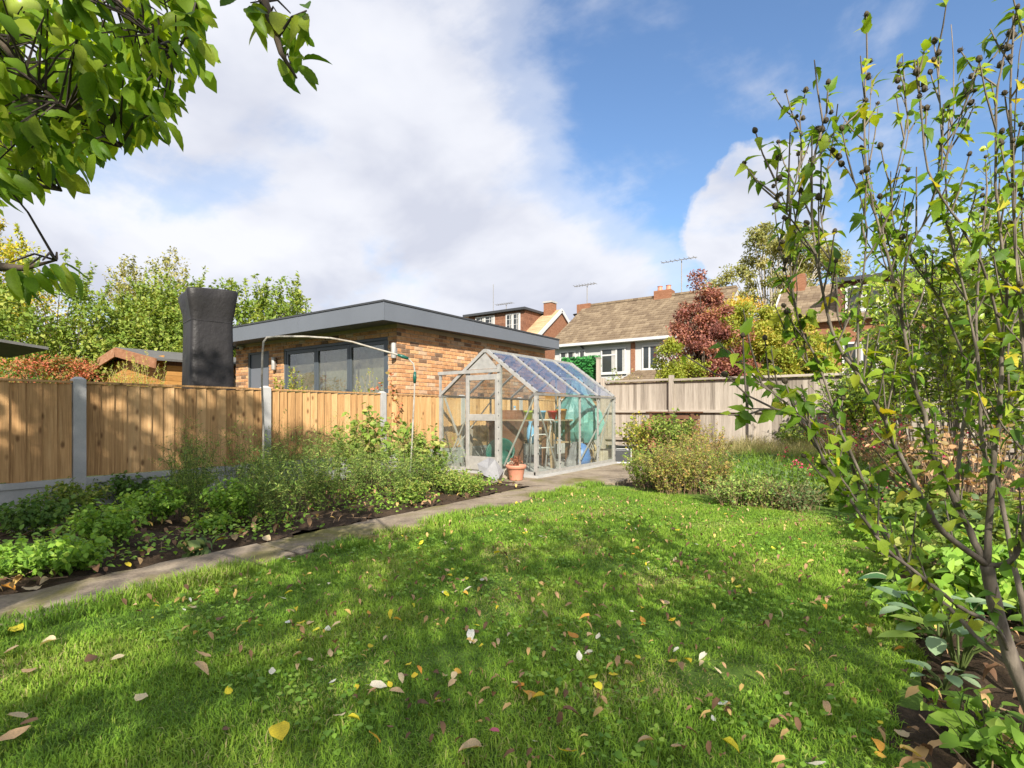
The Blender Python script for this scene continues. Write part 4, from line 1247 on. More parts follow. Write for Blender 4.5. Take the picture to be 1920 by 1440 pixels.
MB().box(-0.55, 0.35, 3.9, 4.6, 6.6, 7.75).build('chimney', M['far_brick'], h1)
cx = at(1245, 560, Y=H1Y + 4.2).x + 15.4
ch = MB().box(cx - 0.5, cx + 0.5, 3.9, 4.6, 6.9, 7.95).build('chimney', M['far_brick'], h1)
for dx in (-0.25, 0.25):
    MB().lathe([(0.0, 7.951), (0.16, 7.951), (0.13, 8.2), (0.16, 8.25), (0.0, 8.25)], 10, (cx + dx, 4.25, 0)).build('chimney_pot', M['terracotta'], ch)
aerial(h1, (0.0, 4.25, 7.75), 1.25)
aerial(h1, (cx + 1.0, 4.25, 7.7), 1.9, 1.3)
MB().lathe([(0.0, 0.0), (0.25, 0.06), (0.38, 0.2)], 14, (-0.35, 3.8, 6.9)).build('satellite_dish', M['trim_dark'], h1)

# far-left house with flat-roofed dormer
h2 = thing('dormer_house', 'brick house with flat-roofed tile-hung dormer and white gable boards', 'house', (-19.0, 30.1, 0))
gable_body(h2, -9, 0, 0, 6.2, 6.05, 8.2, 'far_brick')
slope_roof(h2, -9, 0.05, -0.3, 5.9, 3.1, 8.3, 'tile_light', 14, th=0.05)
for (ya, za, yb, zb) in ((-0.35, 5.82, 3.1, 8.22), (6.55, 5.82, 3.1, 8.22)):
    MB().bar((0.1, ya, za + 0.02), (0.1, yb, zb + 0.02), 0.06, 0.26, (0, 0, 1)).build('bargeboard', M['white'], h2)
dx0, dx1, dy0, dy1, dz1 = -6.3, -1.3, 0.4, 3.0, 8.0
MB().box(dx0, dx1 - 0.02, dy0 + 0.02, dy1, 5.9, dz1).build('dormer', M['brown_wood'], h2)
for i in range(13):
    z = 6.1 + i * 0.145
    MB().box(dx0, dx1 - 0.02, dy0 - 0.005 + 0.0, dy0 + 0.019, z, z + 0.14).build('hung_tile_course', M['tile_hung'], h2)
    MB().box(dx1 - 0.019, dx1 + 0.01, dy0 + 0.02, dy1, z, z + 0.14).build('hung_tile_course', M['tile_hung'], h2)
MB().box(dx0 - 0.3, dx1 + 0.2, dy0 - 0.3, dy1 + 0.4, dz1, dz1 + 0.16).build('dormer_roof', M['trim_dark'], h2)
X2 = lambda px: at(px, 600, Y=30.5).x + 19.0
window(h2, X2(892), X2(928), 6.9, 7.9, dy0 - 0.006, (0.5,), 0, True)
window(h2, X2(949), X2(976), 6.3, 7.85, dy0 - 0.006, (0.5,), 0, True)
c2 = MB().box(-1.0, -0.35, 2.4, 3.1, 7.0, 8.75).build('chimney', M['far_brick'], h2)
MB().box(-1.05, -0.3, 2.35, 3.15, 8.751, 8.87).build('chimney_cap', M['concrete'], c2)
aerial(h2, (-4.0, 2.0, 8.1), 0.9)
MB().tube([(-5.2, 2.0, 8.1), (-5.2, 2.0, 10.6)], 0.025, 5).build('mast', M['alu_dull'], h2)

# right-hand house with dormer, behind the shrub
h3 = thing('tile_hung_house', 'brick house with wide dormer windows seen behind the tall shrub', 'house', (-1.9, 26.5, 0))
gable_body(h3, -2.2, 5.2, 0, 6.4, 4.9, 7.0, 'far_brick')
slope_roof(h3, -2.3, 5.25, -0.3, 4.8, 3.2, 7.1, 'tile', 13)
for (ya, za, yb, zb) in ((-0.35, 4.72, 3.2, 7.02), (6.7, 4.72, 3.2, 7.02)):
    MB().bar((-2.35, ya, za + 0.02), (-2.35, yb, zb + 0.02), 0.06, 0.24).build('bargeboard', M['white'], h3)
MB().box(0.2, 4.9, 0.3, 3.0, 4.7, 6.5).build('dormer', M['tile_hung'], h3)
MB().box(0.0, 5.1, 0.0, 3.3, 6.5, 6.66).build('dormer_roof', M['trim_dark'], h3)
window(h3, 0.5, 2.0, 5.2, 6.3, 0.299, (0.5,), 0)
window(h3, 3.1, 4.6, 5.2, 6.3, 0.299, (0.5,), 0)
window(h3, 0.4, 1.8, 2.6, 3.9, -0.002, (0.5,), 0)
window(h3, 3.0, 4.4, 2.6, 3.9, -0.002, (0.5,), 0)
MB().box(-2.1, -1.3, 2.8, 3.5, 6.2, 7.7).build('chimney', M['far_brick'], h3)
MB().box(-1.0, 5.0, -2.2, -0.2, 2.0, 2.15).build('porch_roof', M['tile_light'], h3)

h4 = thing('white_gable_house', 'white rendered house at the far right behind the shrubs', 'house', (3.9, 24.5, 0))
gable_body(h4, 0, 7, 0, 6, 5.4, 7.6, 'render_white')
slope_roof(h4, -0.2, 7.2, -0.3, 5.3, 3.0, 7.75, 'tile', 13)
window(h4, 0.6, 2.0, 3.3, 4.7, -0.002, (0.5,), 0)
window(h4, 3.2, 4.8, 3.3, 4.7, -0.002, (0.5,), 0)
MB().box(-0.2, 7.2, -0.4, -0.31, 5.22, 5.34).build('gutter', M['white'], h4)

# ------------------------------------------------------------------ plant tools (all numpy)
def tri_template(verts, faces):
    return np.array(verts, dtype=np.float32), np.array(faces, dtype=np.int32)


T_DIAMOND = tri_template([(0, 0, 0), (-0.30, 0.45, 0.10), (0, 1, -0.03), (0.30, 0.45, 0.10)], [(0, 2, 1), (0, 3, 2)])
T_NARROW = tri_template([(0, 0, 0), (-0.11, 0.45, 0.03), (0, 1, -0.08), (0.11, 0.45, 0.03)], [(0, 2, 1), (0, 3, 2)])
T_OVAL = tri_template([(0, 0, 0), (0, 0.33, 0.0), (0, 0.68, -0.03), (0, 1, -0.14), (-0.30, 0.30, 0.09), (-0.27, 0.64, 0.06), (0.30, 0.30, 0.09), (0.27, 0.64, 0.06)],
                      [(0, 1, 4), (1, 5, 4), (1, 2, 5), (2, 3, 5), (0, 6, 1), (1, 6, 7), (1, 7, 2), (2, 7, 3)])


def fan_leaf(outline, droop=0.18, fold=0.22, mids=5):
    """a leaf from half-outline points (x,y): midrib strip to both edges, curved and folded"""
    v, f = [], []
    n = len(outline)
    for (x, y) in outline:
        zc = -droop * y * y
        v.append((0, y, zc))
    for s in (-1, 1):
        for (x, y) in outline:
            v.append((s * x, y, -droop * y * y + fold * x * (1 - 0.6 * x)))
    for s in (0, 1):
        b0 = n + s * n
        for i in range(n - 1):
            q = (i, i + 1, b0 + i + 1, b0 + i) if s == 0 else (i, b0 + i, b0 + i + 1, i + 1)
            f += [(q[0], q[1], q[2]), (q[0], q[2], q[3])]
    return tri_template(v, f)


T_APPLE = fan_leaf([(0.0, 0.0), (0.10, 0.05), (0.20, 0.13), (0.25, 0.24), (0.285, 0.32), (0.275, 0.40), (0.305, 0.50), (0.28, 0.58), (0.275, 0.68), (0.21, 0.77), (0.17, 0.86), (0.07, 0.94), (0.0, 1.0)], 0.22, 0.25)
T_APPLE2 = fan_leaf([(0.0, 0.0), (0.08, 0.06), (0.16, 0.15), (0.22, 0.28), (0.20, 0.36), (0.245, 0.46), (0.22, 0.55), (0.215, 0.64), (0.15, 0.76), (0.13, 0.84), (0.05, 0.94), (0.0, 1.0)], 0.5, 0.6)
T_HIB = fan_leaf([(0.0, 0.0), (0.14, 0.08), (0.26, 0.22), (0.36, 0.40), (0.40, 0.50), (0.30, 0.50), (0.22, 0.52), (0.24, 0.62), (0.20, 0.68), (0.15, 0.78), (0.11, 0.82), (0.05, 0.93), (0.0, 1.0)], 0.25, 0.3)
T_HIB2 = fan_leaf([(0.0, 0.0), (0.12, 0.10), (0.24, 0.26), (0.29, 0.42), (0.22, 0.48), (0.20, 0.58), (0.18, 0.66), (0.12, 0.78), (0.06, 0.90), (0.0, 1.0)], 0.5, 0.45)
T_HOSTA = fan_leaf([(0.0, 0.0), (0.22, 0.08), (0.36, 0.25), (0.40, 0.42), (0.35, 0.62), (0.22, 0.82), (0.08, 0.95), (0.0, 1.0)], 0.5, 0.3)


def norm(a):
    return a / np.maximum(np.linalg.norm(a, axis=-1, keepdims=True), 1e-9)


def frames(d, n):
    """rotation matrices with y=d, z≈n, x=d×n"""
    y = norm(d)
    x = norm(np.cross(y, n))
    z = np.cross(x, y)
    return np.stack([x, y, z], -1)


def scatter(tmpl, pos, R, size, rnd, wscale=None):
    TV, TF = tmpl
    N = len(pos)
    tv = np.repeat(TV[None], N, 0)
    if wscale is not None:
        tv = tv * np.stack([wscale, np.ones(N), np.ones(N)], -1)[:, None, :]
    V = np.einsum('nij,nkj->nki', R, tv) * size[:, None, None] + pos[:, None, :]
    F = TF[None] + (np.arange(N) * len(TV))[:, None, None]
    return V.reshape(-1, 3), F.reshape(-1, 3), np.repeat(rnd, len(TV))


def bez(P0, P1, P2, t):
    t = t[..., None]
    return (1 - t) ** 2 * P0 + 2 * t * (1 - t) * P1 + t * t * P2


def dbez(P0, P1, P2, t):
    t = t[..., None]
    return 2 * (1 - t) * (P1 - P0) + 2 * t * (P2 - P1)


def stems_np(P0, P1, P2, r0, r1, seg=4, sides=3):
    N = len(P0)
    ts = np.linspace(0, 1, seg + 1)
    C = bez(P0[:, None], P1[:, None], P2[:, None], np.broadcast_to(ts, (N, seg + 1)))
    D = norm(dbez(P0[:, None], P1[:, None], P2[:, None], np.broadcast_to(ts, (N, seg + 1))))
    ref = np.array([0.31, 0.67, 0.12])
    u = norm(np.cross(D, ref))
    w_ = np.cross(D, u)
    rad = (np.asarray(r0).reshape(-1, 1) * (1 - ts) + np.asarray(r1).reshape(-1, 1) * ts)
    rad = np.broadcast_to(rad, (N, seg + 1))
    V = np.stack([C + rad[..., None] * (math.cos(a) * u + math.sin(a) * w_) for a in np.arange(sides) * 2 * math.pi / sides], 2)
    idx = np.arange(N * (seg + 1) * sides).reshape(N, seg + 1, sides)
    fs = []
    for k in range(sides):
        k2 = (k + 1) % sides
        fs.append(np.stack([idx[:, :-1, k], idx[:, :-1, k2], idx[:, 1:, k2], idx[:, 1:, k]], -1).reshape(-1, 4))
    return V.reshape(-1, 3), np.concatenate(fs)


def rand_dirs(r, n):
    return norm(r.normal(size=(n, 3)))


def bush(name, label, cat, loc, seed, n_stems, h, spread, leaves, lsize, mat, stem='stem_green', tmpl=T_DIAMOND, base=0.15, tmin=0.15,
         r0=0.004, droop=0.0, out=0.6, lean=(0, 0), hvar=0.3, group=None, flower=None, widevar=0.25, rb=(0, 1), upn=0.5, seg=4, sub=0):
    """shrub or herb: curved stems from a small base, leaves along them; flower=(material,n_per_stem,size)"""
    r = np.random.default_rng(seed)
    root = thing(name, label, cat, loc, 0, group)
    an = r.uniform(0, 6.283, n_stems)
    rb_ = base * np.sqrt(r.uniform(0, 1, n_stems))
    P0 = np.stack([rb_ * np.cos(an), rb_ * np.sin(an), np.full(n_stems, -0.02)], -1)
    hh = h * r.uniform(1 - hvar, 1, n_stems)
    rt_ = spread * np.sqrt(r.uniform(0, 1, n_stems))
    an2 = an + r.normal(0, 0.5, n_stems)
    P2 = np.stack([rt_ * np.cos(an2) + lean[0], rt_ * np.sin(an2) + lean[1], hh * np.sqrt(np.maximum(1 - 0.55 * (rt_ / max(spread, 1e-6)) ** 2, 0.1)) - droop * rt_], -1)
    P1 = P0 + (P2 - P0) * np.array([0.25, 0.25, 0.62]) + r.normal(0, 0.05 * h, (n_stems, 3)) * np.array([1, 1, 0.3])
    if sub:
        # side shoots off every stem
        k = np.repeat(np.arange(n_stems), sub)
        t = r.uniform(0.35, 0.95, len(k))
        Q0 = bez(P0[k], P1[k], P2[k], t)
        dd = norm(dbez(P0[k], P1[k], P2[k], t) * 0.6 + rand_dirs(r, len(k)) * np.linalg.norm(P2[k] - P0[k], axis=-1)[:, None] * 0.9 + np.array([0, 0, 0.3 * h]))
        L = h * r.uniform(0.12, 0.32, len(k))
        Q2 = Q0 + dd * L[:, None]
        Q1 = (Q0 + Q2) / 2 + r.normal(0, 0.03 * h, (len(k), 3))
        A0, A1, A2 = np.concatenate([P0, Q0]), np.concatenate([P1, Q1]), np.concatenate([P2, Q2])
        ra = np.concatenate([np.full(n_stems, r0), np.full(len(k), r0 * 0.55)])
    else:
        A0, A1, A2, ra = P0, P1, P2, np.full(n_stems, r0)
    V, F = stems_np(A0, A1, A2, ra, ra * 0.4, seg)
    np_obj('stems', V, F, M[stem], root)
    ns = len(A0)
    lw = np.linalg.norm(A2 - A0, axis=-1)
    k = r.choice(ns, size=leaves, p=lw / lw.sum())
    t = r.uniform(tmin, 1.0, leaves)
    if sub:
        t = np.where(k >= n_stems, r.uniform(0.05, 1, leaves), t)
    pos = bez(A0[k], A1[k], A2[k], t)
    tang = norm(dbez(A0[k], A1[k], A2[k], t))
    side = rand_dirs(r, leaves)
    side = norm(side - tang * np.sum(side * tang, -1, keepdims=True))
    d = norm(tang * (1 - out) + side * out + np.array([0, 0, -0.15]))
    nrm = norm(np.array([0, 0, upn]) + rand_dirs(r, leaves) * 0.6)
    size = lsize * r.uniform(0.55, 1.15, leaves)
    clump = r.uniform(-0.22, 0.22, ns)[k]
    rn = np.clip(rb[0] + (rb[1] - rb[0]) * (r.uniform(0, 1, leaves) + clump), 0, 1)
    V, F, rn = scatter(tmpl, pos, frames(d, nrm), size, rn, r.uniform(1 - widevar, 1 + widevar, leaves))
    np_obj('foliage', V, F, M[mat], root, rn)
    if flower:
        fm, nf, fs = flower
        kk = np.repeat(np.arange(n_stems), nf)
        pos = bez(P0[kk], P1[kk], P2[kk], r.uniform(0.86, 1.0, len(kk))) + r.normal(0, fs * 0.5, (len(kk), 3))
        dd = rand_dirs(r, len(kk))
        V, F, rn = scatter(T_DIAMOND, pos, frames(dd, rand_dirs(r, len(kk))), np.full(len(kk), fs) * r.uniform(0.7, 1.3, len(kk)), r.uniform(0, 1, len(kk)), np.full(len(kk), 1.5))
        np_obj('flowers', V, F, M[fm], root, rn)['kind'] = 'stuff'
    return root


def make_tree(name, label, cat, loc, seed, blobs, n_leaf, lsize, mat, trunk_h, trunk_r, n_clump=60, clump_r=0.35, bark='bark', tmpl=T_DIAMOND, shoots=0, shoot_len=0.8,
              group=None, shell=0.55, rb=(0, 1), hang=0.0, limb_r=0.02):
    r = np.random.default_rng(seed)
    root = thing(name, label, cat, loc, 0, group)
    blobs = np.array(blobs, float)
    vol = blobs[:, 3] * blobs[:, 4] * blobs[:, 5]
    bi = r.choice(len(blobs), n_clump, p=vol / vol.sum())
    dd = rand_dirs(r, n_clump)
    rad = (shell + (1 - shell) * r.uniform(0, 1, n_clump) ** 0.6) * r.uniform(0.75, 1.08, n_clump)
    cen = blobs[bi, :3] + dd * rad[:, None] * blobs[bi, 3:]
    top = np.array([0, 0, trunk_h])
    # trunk and limbs
    P0 = [np.zeros(3) + np.array([0, 0, -0.1])]
    b = MB().tube([(0, 0, -0.1), (r.normal(0, .04), r.normal(0, .04), trunk_h * 0.5), (r.normal(0, .06), r.normal(0, .06), trunk_h)], [trunk_r, trunk_r * 0.8, trunk_r * 0.65], 8)
    b.build('trunk', M[bark], root, smooth=True)
    hz = np.clip(cen[:, 2] * 0.35, trunk_h * 0.55, None)
    A0 = np.stack([r.normal(0, trunk_r * 0.3, n_clump), r.normal(0, trunk_r * 0.3, n_clump), np.minimum(hz, trunk_h)], -1)
    A1 = A0 + (cen - A0) * np.array([0.35, 0.35, 0.6]) + r.normal(0, 0.15, (n_clump, 3))
    V, F = stems_np(A0, A1, cen, np.full(n_clump, limb_r) * r.uniform(0.7, 1.5, n_clump), np.full(n_clump, limb_r * 0.25), 5, 4)
    np_obj('limbs', V, F, M[bark], root)
    # leaves in clumps, spread out flat-ish
    k = r.choice(n_clump, n_leaf)
    cr = clump_r * r.uniform(0.6, 1.3, n_clump)
    off = rand_dirs(r, n_leaf) * (r.uniform(0, 1, n_leaf) ** 0.45)[:, None] * cr[k][:, None] * np.array([1, 1, 0.75])
    pos = cen[k] + off
    clump_tone = r.uniform(-0.25, 0.25, n_clump)
    if shoots:
        ns = int(n_leaf * 0.3)
        sk = r.choice(n_clump, shoots)
        sdir = norm(np.array([0, 0, 1.0]) + r.normal(0, 0.28, (shoots, 3)))
        sl = shoot_len * r.uniform(0.4, 1.2, shoots)
        kk = r.choice(shoots, ns)
        pos[:ns] = cen[sk[kk]] + sdir[kk] * (sl[kk] * r.uniform(0, 1, ns))[:, None] + r.normal(0, 0.03, (ns, 3))
        k[:ns] = sk[kk]
        V, F = stems_np(cen[sk], cen[sk] + sdir * sl[:, None] * 0.5, cen[sk] + sdir * sl[:, None], np.full(shoots, 0.009), np.full(shoots, 0.003), 2, 3)
        np_obj('shoots', V, F, M[bark], root)['kind'] = 'stuff'
    outw = norm(off + np.array([0, 0, 0.15]))
    d = norm(outw * 0.7 + rand_dirs(r, n_leaf) * 0.9 + np.array([0, 0, -0.2 - hang]))
    nn_ = norm(np.array([0, 0, 0.75]) + outw * 0.5 + rand_dirs(r, n_leaf) * 0.6)
    rn = np.clip(rb[0] + (rb[1] - rb[0]) * (r.uniform(0, 1, n_leaf) * 0.8 + 0.1 + clump_tone[k]), 0, 1)
    V, F, rn = scatter(tmpl, pos, frames(d, nn_), lsize * r.uniform(0.6, 1.2, n_leaf), rn, r.uniform(0.8, 1.3, n_leaf))
    np_obj('crown', V, F, M[mat], root, rn)
    return root


# leaf colours
M['lf_left'] = leafmat('leaf_mid_green', [(0.065, 0.11, 0.018), (0.11, 0.17, 0.026), (0.165, 0.22, 0.04), (0.26, 0.28, 0.065)], 0.35)
M['lf_yel'] = leafmat('leaf_yellowing', [(0.14, 0.18, 0.02), (0.26, 0.28, 0.03), (0.42, 0.37, 0.04), (0.50, 0.36, 0.05)], 0.35)
M['lf_olive'] = leafmat('leaf_olive', [(0.10, 0.11, 0.03), (0.19, 0.19, 0.05), (0.30, 0.27, 0.09)], 0.3)
M['lf_dark'] = leafmat('leaf_dark_green', [(0.035, 0.08, 0.014), (0.065, 0.13, 0.02), (0.10, 0.17, 0.028)], 0.3)
M['lf_red'] = leafmat('leaf_red_green', [(0.08, 0.11, 0.02), (0.20, 0.13, 0.04), (0.36, 0.10, 0.06), (0.50, 0.20, 0.10)], 0.3)
M['lf_purple'] = leafmat('leaf_purple_red', [(0.08, 0.035, 0.032), (0.15, 0.06, 0.05), (0.23, 0.09, 0.07), (0.32, 0.16, 0.10)], 0.3)
M['lf_lime'] = leafmat('leaf_lime', [(0.11, 0.145, 0.02), (0.19, 0.23, 0.03), (0.27, 0.29, 0.05), (0.38, 0.29, 0.07)], 0.35)
M['lf_orange'] = leafmat('leaf_orange_green', [(0.20, 0.22, 0.03), (0.36, 0.30, 0.05), (0.46, 0.22, 0.06)], 0.35)
M['lf_birch'] = leafmat('leaf_birch', [(0.13, 0.145, 0.045), (0.20, 0.205, 0.07), (0.29, 0.26, 0.10)], 0.35)
M['lf_ivy'] = leafmat('leaf_ivy_screen', [(0.012, 0.07, 0.018), (0.025, 0.13, 0.03), (0.05, 0.20, 0.05)], 0.15)
M['lf_herb'] = leafmat('leaf_bright_herb', [(0.08, 0.16, 0.022), (0.13, 0.24, 0.03), (0.18, 0.31, 0.04), (0.25, 0.35, 0.06)], 0.35)
M['lf_aster'] = leafmat('leaf_aster', [(0.06, 0.12, 0.025), (0.11, 0.18, 0.035), (0.17, 0.24, 0.05), (0.26, 0.28, 0.08)], 0.3)
M['lf_silver'] = leafmat('leaf_silver', [(0.22, 0.26, 0.22), (0.36, 0.40, 0.36), (0.50, 0.52, 0.50)], 0.2)
M['lf_cane'] = leafmat('leaf_cane', [(0.07, 0.13, 0.02), (0.13, 0.20, 0.03), (0.19, 0.25, 0.05), (0.28, 0.28, 0.08)], 0.35)
M['lf_spirea'] = leafmat('leaf_spirea', [(0.08, 0.12, 0.02), (0.14, 0.18, 0.03), (0.22, 0.22, 0.05), (0.32, 0.20, 0.07)], 0.35)
M['lf_blue'] = leafmat('leaf_blue_green', [(0.05, 0.085, 0.03), (0.085, 0.13, 0.042), (0.13, 0.175, 0.06)], 0.3)
M['lf_hyd'] = leafmat('leaf_dry_hydrangea', [(0.07, 0.11, 0.025), (0.18, 0.13, 0.05), (0.32, 0.18, 0.09), (0.42, 0.28, 0.16)], 0.25)
M['fl_pink'] = leafmat('flower_magenta', [(0.25, 0.01, 0.05), (0.42, 0.03, 0.10), (0.55, 0.10, 0.16)], 0.3)
M['fl_lilac'] = leafmat('flower_lilac', [(0.35, 0.32, 0.55), (0.55, 0.52, 0.70)], 0.3)
M['lf_rhodo'] = leafmat('leaf_glossy_yellow_green', [(0.06, 0.11, 0.014), (0.12, 0.19, 0.02), (0.19, 0.27, 0.03), (0.30, 0.33, 0.05)], 0.35, 0.35, 0.45)
M['lf_apple'] = leafmat('leaf_apple', [(0.05, 0.11, 0.010), (0.09, 0.17, 0.014), (0.14, 0.22, 0.018), (0.23, 0.28, 0.03)], 0.55, 0.45, 0.25, objrnd=True, spots=0.8, up=0.08)
M['lf_apple_mass'] = leafmat('leaf_apple_mass', [(0.07, 0.14, 0.012), (0.12, 0.21, 0.016), (0.18, 0.27, 0.02), (0.28, 0.33, 0.035)], 0.55, up=0.1)
M['lf_hib'] = leafmat('leaf_hibiscus', [(0.045, 0.10, 0.012), (0.08, 0.155, 0.015), (0.11, 0.20, 0.018), (0.15, 0.24, 0.02), (0.20, 0.27, 0.025), (0.24, 0.29, 0.03), (0.42, 0.35, 0.03)], 0.45, 0.45, 0.25, objrnd=True, spots=0.4, up=0.15)
M['lf_hib_mass'] = leafmat('leaf_hibiscus_mass', [(0.045, 0.10, 0.012), (0.09, 0.17, 0.015), (0.15, 0.24, 0.02), (0.26, 0.30, 0.03)], 0.45, up=0.15)
M['pod'] = plain('seed_pod', (0.075, 0.06, 0.035), 0.8, var=0.3)
M['apple_fruit'] = plain('apple_skin', (0.30, 0.38, 0.06), 0.3, var=0.2)

# ------------------------------------------------------------------ trees and shrubs beyond the fences
def ground_at(px, t):
    p = at(px, 774, t)
    return (p.x, p.y, 0.0)


make_tree('yellowing_tree', 'tall yellowing tree at the far left behind the lean-to', 'tree', ground_at(-60, 17), 11,
          [(0, 0, 5.3, 2.1, 2.1, 2.0), (0.4, 0.4, 3.4, 2.3, 2.3, 1.8), (0.2, 0.5, 1.7, 2.3, 2.3, 1.3)], 26000, 0.12, 'lf_yel', 2.2, 0.16, 120, 0.5, shoots=60)
make_tree('fruit_tree', 'bushy green fruit tree with upright shoots behind the red maple', 'tree', ground_at(120, 15), 12,
          [(0, 0, 3.2, 2.1, 2.1, 1.5), (0.2, 0.6, 1.9, 2.4, 2.4, 1.4), (1.0, 1.4, 2.6, 1.6, 1.6, 1.2)], 32000, 0.12, 'lf_left', 1.5, 0.14, 160, 0.44, shoots=150, shoot_len=1.1, rb=(0.1, 1))
make_tree('wispy_tree', 'thin pale olive tree rising behind the green trees', 'tree', ground_at(285, 21), 13,
          [(0, 0, 5.6, 1.7, 1.7, 1.7), (0, 0, 3.5, 1.9, 1.9, 1.6)], 12000, 0.11, 'lf_olive', 3.0, 0.12, 80, 0.45, shoots=80)
make_tree('willow_tree', 'broad fresh green tree with upright shoots above the covered heater', 'tree', ground_at(400, 17.5), 14,
          [(0, 0, 3.7, 2.2, 2.2, 1.6), (1.3, 1.0, 3.7, 1.7, 1.7, 1.3), (-1.3, -1.0, 3.5, 1.9, 1.9, 1.4), (0, 0, 2.0, 2.8, 2.8, 1.4)], 44000, 0.125, 'lf_left', 1.7, 0.17, 210, 0.46, shoots=190, shoot_len=1.1, rb=(0.15, 1))
make_tree('dark_shrub', 'mid-green shrub filling the gap behind the summerhouse', 'shrub', ground_at(265, 17.0), 15,
          [(0, 0, 1.9, 2.3, 2.3, 1.7)], 12000, 0.11, 'lf_left', 0.8, 0.08, 60, 0.4)
make_tree('red_maple', 'low red-leaved maple in front of the fruit tree', 'tree', ground_at(95, 11.5), 16,
          [(0, 0, 1.5, 1.1, 1.1, 0.62), (0.3, 0.6, 1.2, 0.9, 0.9, 0.5)], 9000, 0.07, 'lf_red', 0.8, 0.06, 60, 0.28, rb=(0, 0.8))
make_tree('dark_evergreen', 'dark green evergreen bush under the lean-to roof at left', 'shrub', ground_at(30, 12.5), 17,
          [(0, 0, 1.1, 1.1, 1.1, 0.9)], 6000, 0.08, 'lf_dark', 0.5, 0.05, 40, 0.3)
bush('laurel_bush', 'small glossy dark green bush by the summerhouse wall', 'shrub', ground_at(190, 11.0), 18, 40, 1.35, 0.55, 1500, 0.10, 'lf_dark', tmpl=T_OVAL)
bush('dogwood_bush', 'yellow-green spiky dogwood shrub in front of the summerhouse', 'shrub', ground_at(262, 9.2), 19, 80, 2.12, 0.6, 5200, 0.055, 'lf_lime', 'bamboo', T_NARROW, out=0.4)
bush('golden_shrub', 'golden leafy shrub before the grey door of the garden room', 'shrub', ground_at(540, 9.6), 20, 40, 1.85, 0.45, 2200, 0.055, 'lf_lime', out=0.5)
bush('spindly_shrub', 'spindly upright yellow shrub before the folding doors', 'shrub', ground_at(690, 8.6), 21, 30, 1.78, 0.3, 900, 0.05, 'lf_lime', 'bamboo', T_NARROW, out=0.4)
bush('reddish_shrub', 'reddish leafy shrub before the brick corner, beside the spindly one', 'shrub', ground_at(716, 8.5), 22, 22, 1.74, 0.3, 500, 0.07, 'lf_red', 'twig', out=0.6, tmpl=T_OVAL)

make_tree('purple_tree', 'purple-red leaved tree rising above the back fence', 'tree', ground_at(1318, 17.2), 31,
          [(-0.15, 0, 4.2, 0.9, 0.85, 1.2), (0.0, 0, 3.1, 1.4, 1.2, 1.15), (0.5, 0.2, 1.9, 1.6, 1.3, 1.0)], 34000, 0.095, 'lf_purple', 1.6, 0.10, 150, 0.32)
make_tree('lime_tree', 'lime green tree turning orange on top, beside the purple tree', 'tree', ground_at(1435, 17.6), 32,
          [(-0.6, 0, 3.3, 1.35, 1.3, 1.4), (0.8, 0, 2.9, 1.5, 1.4, 1.35), (0.2, 0, 1.6, 2.2, 2.0, 1.25)], 44000, 0.105, 'lf_lime', 1.5, 0.12, 190, 0.34, rb=(0.0, 1.0))
make_tree('green_tree', 'smaller yellow-green tree left of the purple tree over back fence', 'tree', ground_at(1275, 16.2), 33,
          [(-0.25, 0, 2.4, 0.6, 0.6, 0.85), (0.15, 0, 1.6, 0.95, 0.8, 0.9)], 12000, 0.085, 'lf_lime', 1.0, 0.07, 80, 0.27, rb=(0, 0.8))
make_tree('russet_tree', 'russet-tipped tree crown behind the purple and lime trees', 'tree', ground_at(1385, 19.5), 34,
          [(0, 0, 4.0, 1.4, 1.2, 1.2), (0, 0, 2.4, 1.6, 1.4, 1.2)], 15000, 0.10, 'lf_orange', 1.6, 0.10, 90, 0.36)
make_tree('birch_tree', 'tall airy birch with pale limbs behind the right-hand house', 'tree', ground_at(1440, 33), 35,
          [(0.3, 0, 10.6, 2.2, 2.2, 2.1), (-2.0, -1.3, 8.6, 1.6, 1.6, 1.4), (2.2, 1.4, 9.6, 2.2, 2.0, 2.0), (0, 0, 7.2, 3.4, 2.6, 1.9), (3.0, 2.0, 7.0, 2.4, 2.4, 1.8)], 26000, 0.20, 'lf_birch', 6.0, 0.2, 150, 0.6, bark='stone', limb_r=0.05, hang=0.6)
bush('dry_hedge', 'tan dried-out bush behind the back fence by the ivy screen', 'shrub', (-6.0, 14.3, 0), 36, 120, 2.2, 0.75, 3500, 0.06, 'drygrass', 'stem_dry', hvar=0.15, base=0.4)
bush('post_creeper', 'green creeper growing beside the tall pale post', 'climber', (-6.25, 13.75, 0), 37, 20, 2.45, 0.25, 500, 0.08, 'lf_left', 'twig', T_OVAL)

# ivy screen: leafy panel on a trellis
iv = thing('ivy_screen', 'dense dark green artificial ivy screen above the left fence end', 'ivy screen', (-7.15, 13.65, 0))
MB().box(-0.6, 0.6, 0.03, 0.06, 0, 2.5).build('trellis', M['lf_dark'], iv)
r = np.random.default_rng(40)
n = 4200
pos = np.stack([r.uniform(-0.62, 0.62, n), r.uniform(-0.06, 0.03, n), r.uniform(0.6, 2.56, n)], -1)
V, F, rn = scatter(T_DIAMOND, pos, frames(norm(np.array([0, -0.4, -0.8]) + rand_dirs(r, n) * 0.7), norm(np.array([0, -1, 0.5]) + rand_dirs(r, n) * 0.5)), r.uniform(0.05, 0.09, n), r.uniform(0, 1, n), np.full(n, 1.4))
np_obj('foliage', V, F, M['lf_ivy'], iv, rn)

